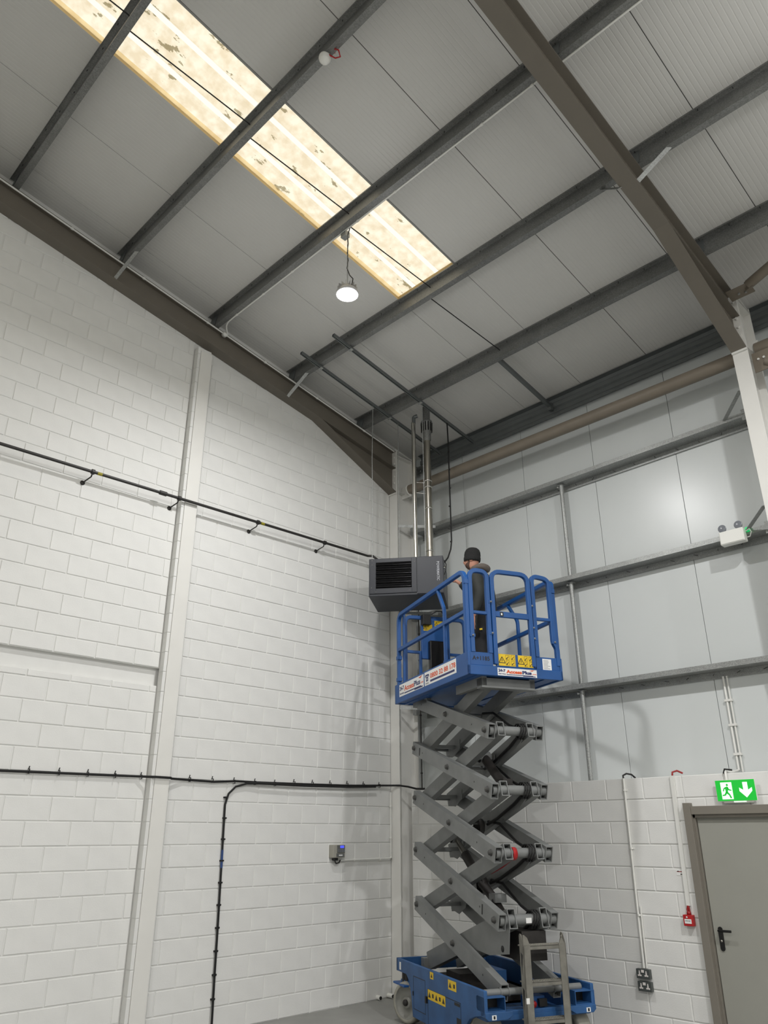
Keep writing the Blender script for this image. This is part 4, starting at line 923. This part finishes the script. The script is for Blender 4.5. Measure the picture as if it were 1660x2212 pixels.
# far end: rail loop, control panel, manual box
xf = PX0+.03
railing([(xf, -.43, 3.60), (xf, -.43, 4.61), (xf, .45, 4.63), (xf, .45, 3.60)]); railing([(xf, -.43, 4.14), (xf, .45, 4.14)], .019); railing([(xf, -.215, 4.13), (xf, -.215, 3.60)], .019)
B(xf, xf+.05, -.21, .20, 4.05, 4.60).build('control_panel', 'lift_blue', lift, bevel=.006)
B(xf+.03, xf+.12, -.215, -.10, 4.50, 4.64).build('platform_controller', 'black', lift, bevel=.006)
B(xf+.05, xf+.13, -.125, .125, 3.88, 4.285).build('manual_box', 'black_gloss', lift, bevel=.012)
def warn_x(x, y0, y1, z0, z1, n, cells=False):
    st = B(x, x+.0015, y0, y1, z0, z1).build('warning_sticker', 'yellow', lift); m = MB(); h = z1-z0; w = y1-y0
    for k in range(n):
        c = y0+w*(.2 if n == 1 else (k+.5)/n); r = .30*h
        for e in (((c-r, z0+.25*h), (c+r, z0+.25*h)), ((c+r, z0+.25*h), (c, z0+.25*h+1.7*r)), ((c, z0+.25*h+1.7*r), (c-r, z0+.25*h))):
            m.bar((x+.0018, e[0][0], e[0][1]), (x+.0018, e[1][0], e[1][1]), .0012, h*.045, (1, 0, 0)) if False else m.bar((x+.0018, e[0][0], e[0][1]), (x+.0018, e[1][0], e[1][1]), h*.06, .0008, (1, 0, 0))
        m.box(x+.0015, x+.0024, c-.03*h, c+.03*h, z0+.36*h, z0+.58*h)
    if cells:
        for fy in (.42, .74):
            for fz in (.06, .54):
                a, b = y0+fy*w, z0+fz*h; cw, chh = .22*w, .38*h
                m.box(x+.0015, x+.0022, a, a+cw, b, b+.02*h); m.box(x+.0015, x+.0022, a, a+cw, b+chh, b+chh+.02*h); m.box(x+.0015, x+.0022, a, a+.012*w, b, b+chh); m.box(x+.0015, x+.0022, a+cw-.012*w, a+cw, b, b+chh)
                m.bar((x+.002, a+.2*cw, b+.25*chh), (x+.002, a+.8*cw, b+.7*chh), .05*h, .0008, (1, 0, 0)); m.box(x+.0015, x+.0022, a+.15*cw, a+.45*cw, b+.12*chh, b+.3*chh)
    m.build('sticker_print', 'print_black', st)
warn_x(xf+.05, -.185, -.055, 4.43, 4.52, 1); warn_x(xf+.05, -.02, .11, 4.50, 4.58, 1)
warn_x(xe+.0215, -.212, -.010, 3.556, 3.682, 1, True); warn_x(xe+.0215, .022, .205, 3.556, 3.682, 1, True)
MB().tube([(xf+.12, -.10, 4.64), (xf+.16, -.04, 4.68), (xf+.12, .06, 4.70), (xf+.06, .12, 4.66)], .009, 8).build('controller_cable', 'black', lift)
# white panel and rating plate
rpn = B(xe+.012, xe+.0135, .33, .44, 3.548, 3.668).build('rating_plate', 'sticker_white', lift); m = MB()
for k in range(7): m.box(xe+.0135, xe+.0142, .342, .342+.085*random.uniform(.55, 1), 3.560+k*.0145, 3.5645+k*.0145)
m.build('sticker_print', 'print_grey', rpn)
# company stickers: left side and ladder end
def advert(kind, org, xd, yd, w, h):
    O, X, Y = V(org), V(xd), V(yd); N = X.cross(Y); m = MB(); m.obox(O+X*w/2+Y*h/2+N*.0006, X, Y, N, w/2, h/2, .0006); st = m.build('advert_sticker', 'sticker_white', lift); q = lambda a, b: O+X*a*w+Y*b*h+N*.0012
    if kind == 'name':
        lettering('lettering', '24-7', h*.46, 'print_navy', st, q(.02, .50), xd, yd, .0022, width=w*.18)
        lettering('lettering', 'Access', h*.58, 'print_orange', st, q(.215, .36), xd, yd, .0026, width=w*.40)
        lettering('lettering', 'Plus', h*.58, 'print_navy', st, q(.625, .36), xd, yd, .0026, width=w*.24)
        lettering('lettering', '.com', h*.26, 'print_orange', st, q(.875, .36), xd, yd, .0004, width=w*.11)
        lettering('lettering', 'Service', h*.22, 'print_navy', st, q(.02, .16), xd, yd, .0006, width=w*.18)
        m = MB(); c = q(.56, .17); m.obox(c+N*.0005, X, Y, N, w*.34, h*.045, .0006); m.obox(q(.80, .10)+N*.0005, X, Y, N, w*.16, h*.05, .0006); m.build('rule', 'print_navy', st)
        m = MB(); a, b, c2 = q(.80, .88), q(.95, .98), q(.88, .78); m.add([a, b, c2, a+N*.001, b+N*.001, c2+N*.001], [(0, 1, 2), (3, 4, 5), (0, 1, 4, 3), (1, 2, 5, 4), (2, 0, 3, 5)]); m.build('flash', 'print_orange', st)
    else:
        lettering('lettering', '0800 32 88 178', h*.50, 'print_orange', st, q(.19, .42), xd, yd, .002, width=w*.79)
        lettering('lettering', 'FREE', h*.16, 'print_grey', st, q(.035, .08), xd, yd, .0003, width=w*.10)
        m = MB(); m.obox(q(.085, .46)+N*.0005, X, Y, N, w*.036, h*.17, .0006); m.obox(q(.085, .74)+N*.0005, X, Y, N, w*.058, h*.06, .0006); m.obox(q(.032, .68)+N*.0005, X, Y, N, w*.010, h*.08, .0006); m.obox(q(.138, .68)+N*.0005, X, Y, N, w*.010, h*.08, .0006); m.build('phone_symbol', 'print_navy', st)
        m = MB(); m.lathe([(.0135, .001), (.007, .001), (.007, .0018), (.0135, .0018)], q(.085, .46), N, 12); m.build('phone_dial', 'sticker_white', st)
        m = MB(); m.obox(q(.57, .22)+N*.0005, X, Y, N, w*.38, h*.075, .0006); m.build('rule', 'print_navy', st)
yl = -PYW
advert('name', (-.93, yl, 3.512), (1, 0, 0), (0, 0, 1), .80, .150); advert('phone', (-.10, yl, 3.512), (1, 0, 0), (0, 0, 1), .88, .155)
advert('name', (PX1, -.232, 3.452), (0, 1, 0), (0, 0, 1), .475, .082)
lettering('fleet_number', 'A+1185', .062, 'print_black', lift, (xe+.0155, -.520, 3.60), (0, 1, 0), (0, 0, 1), .0014, width=.205)

# ================================================================ WORKER ON THE PLATFORM (local x: forward, y: his left, z: up)
per = thing('person', 'person in black beanie and dark jacket on the lift platform, reaching to the heater', 'person', (2.20, -.60, DECK-.012), math.radians(200))
def skinned(name, m, parent, verts, edges, radii, root=0, sub=2):
    me = bpy.data.meshes.new(name); me.from_pydata(verts, edges, []); o = bpy.data.objects.new(name, me); COL.objects.link(o)
    sk = o.modifiers.new('skin', 'SKIN'); sk.use_smooth_shade = True
    for i, d in enumerate(me.skin_vertices[0].data):
        r = radii[i]; d.radius = r if isinstance(r, tuple) else (r, r); d.use_root = (i == root); d.use_loose = False
    ss = o.modifiers.new('sub', 'SUBSURF'); ss.levels = sub; ss.render_levels = sub
    dg = bpy.context.evaluated_depsgraph_get(); me2 = bpy.data.meshes.new_from_object(o.evaluated_get(dg)); bpy.data.objects.remove(o)
    me2.materials.clear(); me2.materials.append(MATS[m]); me2.polygons.foreach_set('use_smooth', [True]*len(me2.polygons))
    o2 = bpy.data.objects.new(name, me2); COL.objects.link(o2); o2.parent = parent; return o2
def chain(vs, es, rs, start, pts):
    """append a chain of (x,y,z,r) joined to vertex index start; returns index list"""
    prev = start; ids = []
    for x, y, z, r in pts:
        vs.append((x, y, z)); rs.append(r); i = len(vs)-1
        if prev is not None: es.append((prev, i))
        prev = i; ids.append(i)
    return ids
# joints
HIP = (-.04, 0, .94); CHEST = (-.02, 0, 1.30); NECK = (.0, 0, 1.47)
SHL, ELL, WRL = (-.03, .195, 1.41), (-.10, .265, 1.11), (-.02, .290, .845)
SHR, ELR, WRR = (-.01, -.185, 1.42), (.11, -.225, 1.18), (.285, -.04, 1.395)
KNL, ANL = (-.02, .105, .50), (-.06, .11, .09); KNR, ANR = (.04, -.10, .50), (.01, -.11, .09)
# body: one continuous skin (trunk, neck, limbs, hands with fingers)
vs, es, rs = [], [], []
a = chain(vs, es, rs, None, [(*HIP, .10), (-.03, 0, 1.12, .095), (*CHEST, .11), (*NECK, .052), (.035, 0, 1.56, .050)])
hand_sets = []
for (sh, el, wr, hd, fd, th) in ((SHL, ELL, WRL, V((.02, .0, -.085)), V((.025, -.01, -.10)), V((.055, -.01, -.045))), (SHR, ELR, WRR, V((.07, .02, .02)), V((.10, .02, -.01)), V((.03, .05, .03)))):
    k = chain(vs, es, rs, a[2], [(*sh, .050), (*el, .040), (*wr, .026)])
    p_ = V(wr)+hd; kk = chain(vs, es, rs, k[-1], [(*p_, .024)]); palm = kk[-1]
    side = hd.normalized().cross(V((0, 1, 0)) if abs(hd.z) > .05 else V((0, 0, 1))).normalized()
    for f in range(4):
        off = side*((f-1.5)*.020); L = (.85, 1.0, .95, .75)[f]
        q1 = p_+off*.9+fd.normalized()*.035*L; q2 = q1+fd.normalized()*.028*L+V((.006, -.012, -.010)); q3 = q2+fd.normalized()*.016*L+V((-.004, -.016, -.014))
        chain(vs, es, rs, palm, [(*q1, .0095), (*q2, .0085), (*q3, .0075)])
    q1 = V(wr)+hd*.55+th*.45; q2 = q1+th*.45
    chain(vs, es, rs, k[-1], [(*q1, .011), (*q2, .009)])
for (kn, an, sy) in ((KNL, ANL, 1), (KNR, ANR, -1)): chain(vs, es, rs, a[0], [(-.04, sy*.095, .86, .08), (*kn, .055), (*an, .04), (an[0]+.12, an[1], .05, .035)])
body = skinned('body', 'skin', per, vs, es, rs, 0, 1)
# head added to the body mesh as part of the same surface
def head_mesh():
    m = MB(); n = 24; c = V((.075, 0, 0)); rows = []
    prof = [(1.525, .045, .048, -.01), (1.545, .066, .056, .0), (1.565, .080, .062, .004), (1.59, .090, .066, .004), (1.62, .093, .070, .002), (1.65, .095, .073, .0), (1.68, .096, .075, -.003), (1.72, .094, .075, -.006), (1.76, .082, .066, -.008), (1.79, .05, .042, -.008), (1.80, .005, .005, -.008)]
    for z, rx, ry, ox in prof:
        ring = []
        for j in range(n):
            t = 2*math.pi*j/n; x = rx*math.cos(t); y = ry*math.sin(t)
            fr = max(0, math.cos(t))
            if fr > .93 and 1.60 < z < 1.66: x += .024 if 1.61 < z < 1.64 else .010        # nose
            if fr > .85 and abs(z-1.59) < .006: x += .006                                      # lips
            if fr > .80 and abs(z-1.565) < .006: x -= .004
            if fr > .85 and abs(z-1.545) < .006: x += .006                                      # chin
            if .55 < fr < .93 and abs(z-1.65) < .012: x -= .006                               # eye sockets
            ring.append(c+V((x+ox, y, z)))
        rows.append(ring)
    vsx = [q for g in rows for q in g]; fs = []
    for i in range(len(rows)-1):
        for j in range(n): fs.append((i*n+j, i*n+(j+1) % n, (i+1)*n+(j+1) % n, (i+1)*n+j))
    m.add(vsx, fs, True)
    for sy in (-1, 1): m.lathe([(.0, -.008), (.018, -.006), (.027, .0), (.022, .008), (.008, .004), (0, .004)], (.062, sy*.074, 1.632), (0, sy, 0), 14)
    return m.mesh('head')
body.data.materials.append(MATS['trousers'])
for pg in body.data.polygons:
    c_ = pg.center
    pg.material_index = 0 if (c_.z > 1.46 or ((c_-V(WRL)).length < .19 and c_.y > .225) or (c_-V(WRR)).length < .19) else 1
hm = head_mesh(); bm = bmesh.new(); bm.from_mesh(body.data); bm.from_mesh(hm); bm.to_mesh(body.data); bm.free(); body.data.polygons.foreach_set('use_smooth', [True]*len(body.data.polygons))
for sy in (-1, 1):
    MB().lathe([(0, -.009), (.007, -.006), (.009, 0), (.007, .006), (0, .009)], (.146, sy*.034, 1.650), (1, 0, 0), 10).build('eye', 'sticker_white', per)
    MB().lathe([(.0045, 0), (0, .001)], (.1555, sy*.034, 1.650), (1, 0, 0), 8).build('pupil', 'print_black', per)
# beard
m = MB(); n = 33; nr = 6; HP = [(1.515, .044, .046, -.01), (1.545, .066, .056, .0), (1.565, .080, .062, .004), (1.59, .090, .066, .004), (1.62, .093, .070, .002), (1.65, .095, .073, .0), (1.68, .096, .075, -.003)]
def head_r(z):
    for p0, p1 in zip(HP[:-1], HP[1:]):
        if z <= p1[0]: k = max(0, (z-p0[0])/(p1[0]-p0[0])); return [p0[i]+(p1[i]-p0[i])*k for i in (1, 2, 3)]
    return HP[-1][1:]
vb = []
for i in range(nr):
    for j in range(n):
        t_ = -1.62+3.24*j/(n-1); q_ = abs(t_)
        top = 1.606 if q_ < .30 else 1.580+.018*(q_-.30)/.7 if q_ < 1.0 else 1.598+.075*((q_-1.0)/.62)**1.5
        bot = 1.517 if q_ < 1.0 else 1.517+.10*((q_-1.0)/.62)**1.6
        z_ = bot+(top-bot)*i/(nr-1); rx_, ry_, ox_ = head_r(z_); e_ = .0045 if 0 < i < nr-1 else .0005
        vb.append((.075+ox_+(rx_+e_)*math.cos(t_)+(.006 if q_ < .4 and i < 3 else 0), (ry_+e_)*math.sin(t_), z_))
m.add(vb, [(i*n+j, i*n+j+1, (i+1)*n+j+1, (i+1)*n+j) for i in range(nr-1) for j in range(n-1)], True); m.build('beard', 'beard', per)
# beanie
MB().lathe([(.070, 1.655), (.099, 1.658), (.104, 1.675), (.104, 1.705), (.100, 1.712), (.101, 1.74), (.096, 1.775), (.082, 1.805), (.058, 1.825), (.028, 1.834), (0, 1.836)], (.066, 0, 0), (-.10, 0, 1), 26).build('beanie', 'beanie', per)
bo = bpy.data.objects['beanie']; bo.matrix_parent_inverse = Matrix.Translation((.180, 0, -.150))
bo.scale = (1.07, .93, 1.075)
# jacket
vs, es, rs = [], [], []
a = chain(vs, es, rs, None, [(-.05, 0, .80, (.175, .135)), (-.05, 0, .96, (.185, .14)), (-.04, 0, 1.15, (.185, .14)), (-.03, 0, 1.30, (.20, .15)), (-.01, 0, 1.41, (.155, .12)), (.01, 0, 1.485, (.075, .085))])
for (sh, el, wr) in ((SHL, ELL, WRL), (SHR, ELR, WRR)):
    mid1 = V(sh).lerp(V(el), .5); mid2 = V(el).lerp(V(wr), .5); end = V(wr).lerp(V(el), .06)
    chain(vs, es, rs, a[3], [(*sh, .088), (*mid1, .078), (*el, .066), (*mid2, .058), (*end, .045)])
skinned('jacket', 'jacket', per, vs, es, rs, 0, 2)
# hood lying on the back of the neck, open collar
hp_ = [(.085, .055, 1.470, .018), (.045, .092, 1.492, .027), (-.02, .100, 1.505, .036), (-.085, .062, 1.512, .046), (-.112, 0, 1.502, .052), (-.085, -.062, 1.512, .046), (-.02, -.100, 1.505, .036), (.045, -.092, 1.492, .027), (.085, -.055, 1.470, .018)]
def catmull(P, n=4):
    out = []
    for i in range(len(P)-1):
        p0, p1, p2, p3 = P[max(0, i-1)], P[i], P[i+1], P[min(len(P)-1, i+2)]
        for j in range(n):
            t = j/n; out.append(tuple(.5*((2*b)+(c-a)*t+(2*a-5*b+4*c-d)*t*t+(3*b-a-3*c+d)*t**3) for a, b, c, d in zip(p0, p1, p2, p3)))
    return out+[P[-1]]
hq = catmull(hp_)
MB().tube([q[:3] for q in hq], [q[3] for q in hq], 16).build('hood', 'hood', per)
MB().lathe([(.085, -.03), (.078, .02), (.064, .055)], (.0, 0, 1.48), (.15, 0, 1), 18).build('collar', 'hood', per)
# trousers
vs, es, rs = [], [], []
a0_ = chain(vs, es, rs, None, [(-.045, 0, 1.02, (.14, .115)), (-.045, 0, .92, (.150, .120))]); a = [a0_[1]]
for (kn, an, sy) in ((KNL, ANL, 1), (KNR, ANR, -1)):
    chain(vs, es, rs, a[0], [(-.045, sy*.095, .84, .098), (V(kn).x*.5-.02, sy*.105, .67, .090), (*kn, .078), (V(kn).lerp(V(an), .5).x, V(kn).lerp(V(an), .5).y, .28, .072), (an[0], an[1], .10, .070)])
skinned('trousers', 'trousers', per, vs, es, rs, 0, 2)
for an in (ANL, ANR):
    bt = MB(); bt.tube([(an[0], an[1], .17), (an[0], an[1], .08), (an[0]+.03, an[1], .045), (an[0]+.12, an[1], .038), (an[0]+.185, an[1], .034)], [.054, .056, .050, .044, .030], 14); bt.box(an[0]-.06, an[0]+.20, an[1]-.045, an[1]+.045, 0, .018); bt.build('boot', 'boot', per)
B(-.08, -.045, .19, .197, .665, .685).build('pocket_tab', 'yellow', per)
# screwdriver held up to the heater
sd = wthing('screwdriver', 'slim screwdriver held by the worker against the heater side', 'tool', (1.9, -.62, 4.95))
def pw(x, y, z):
    c, s = math.cos(math.radians(200)), math.sin(math.radians(200)); return V((2.20+x*c-y*s, -.60+x*s+y*c, DECK-.012+z))
h0, h1, tip = pw(.36, -.02, 1.415), pw(.43, -.08, 1.44), pw(.55, -.19, 1.49)
MB().tube([h0, h1], [.012, .010], 10).build('handle', 'black', sd); MB().tube([h1, tip], .004, 8).build('blade', 'steel_bright', sd)

for o in bpy.data.objects:
    if '_w' in o: del o['_w']
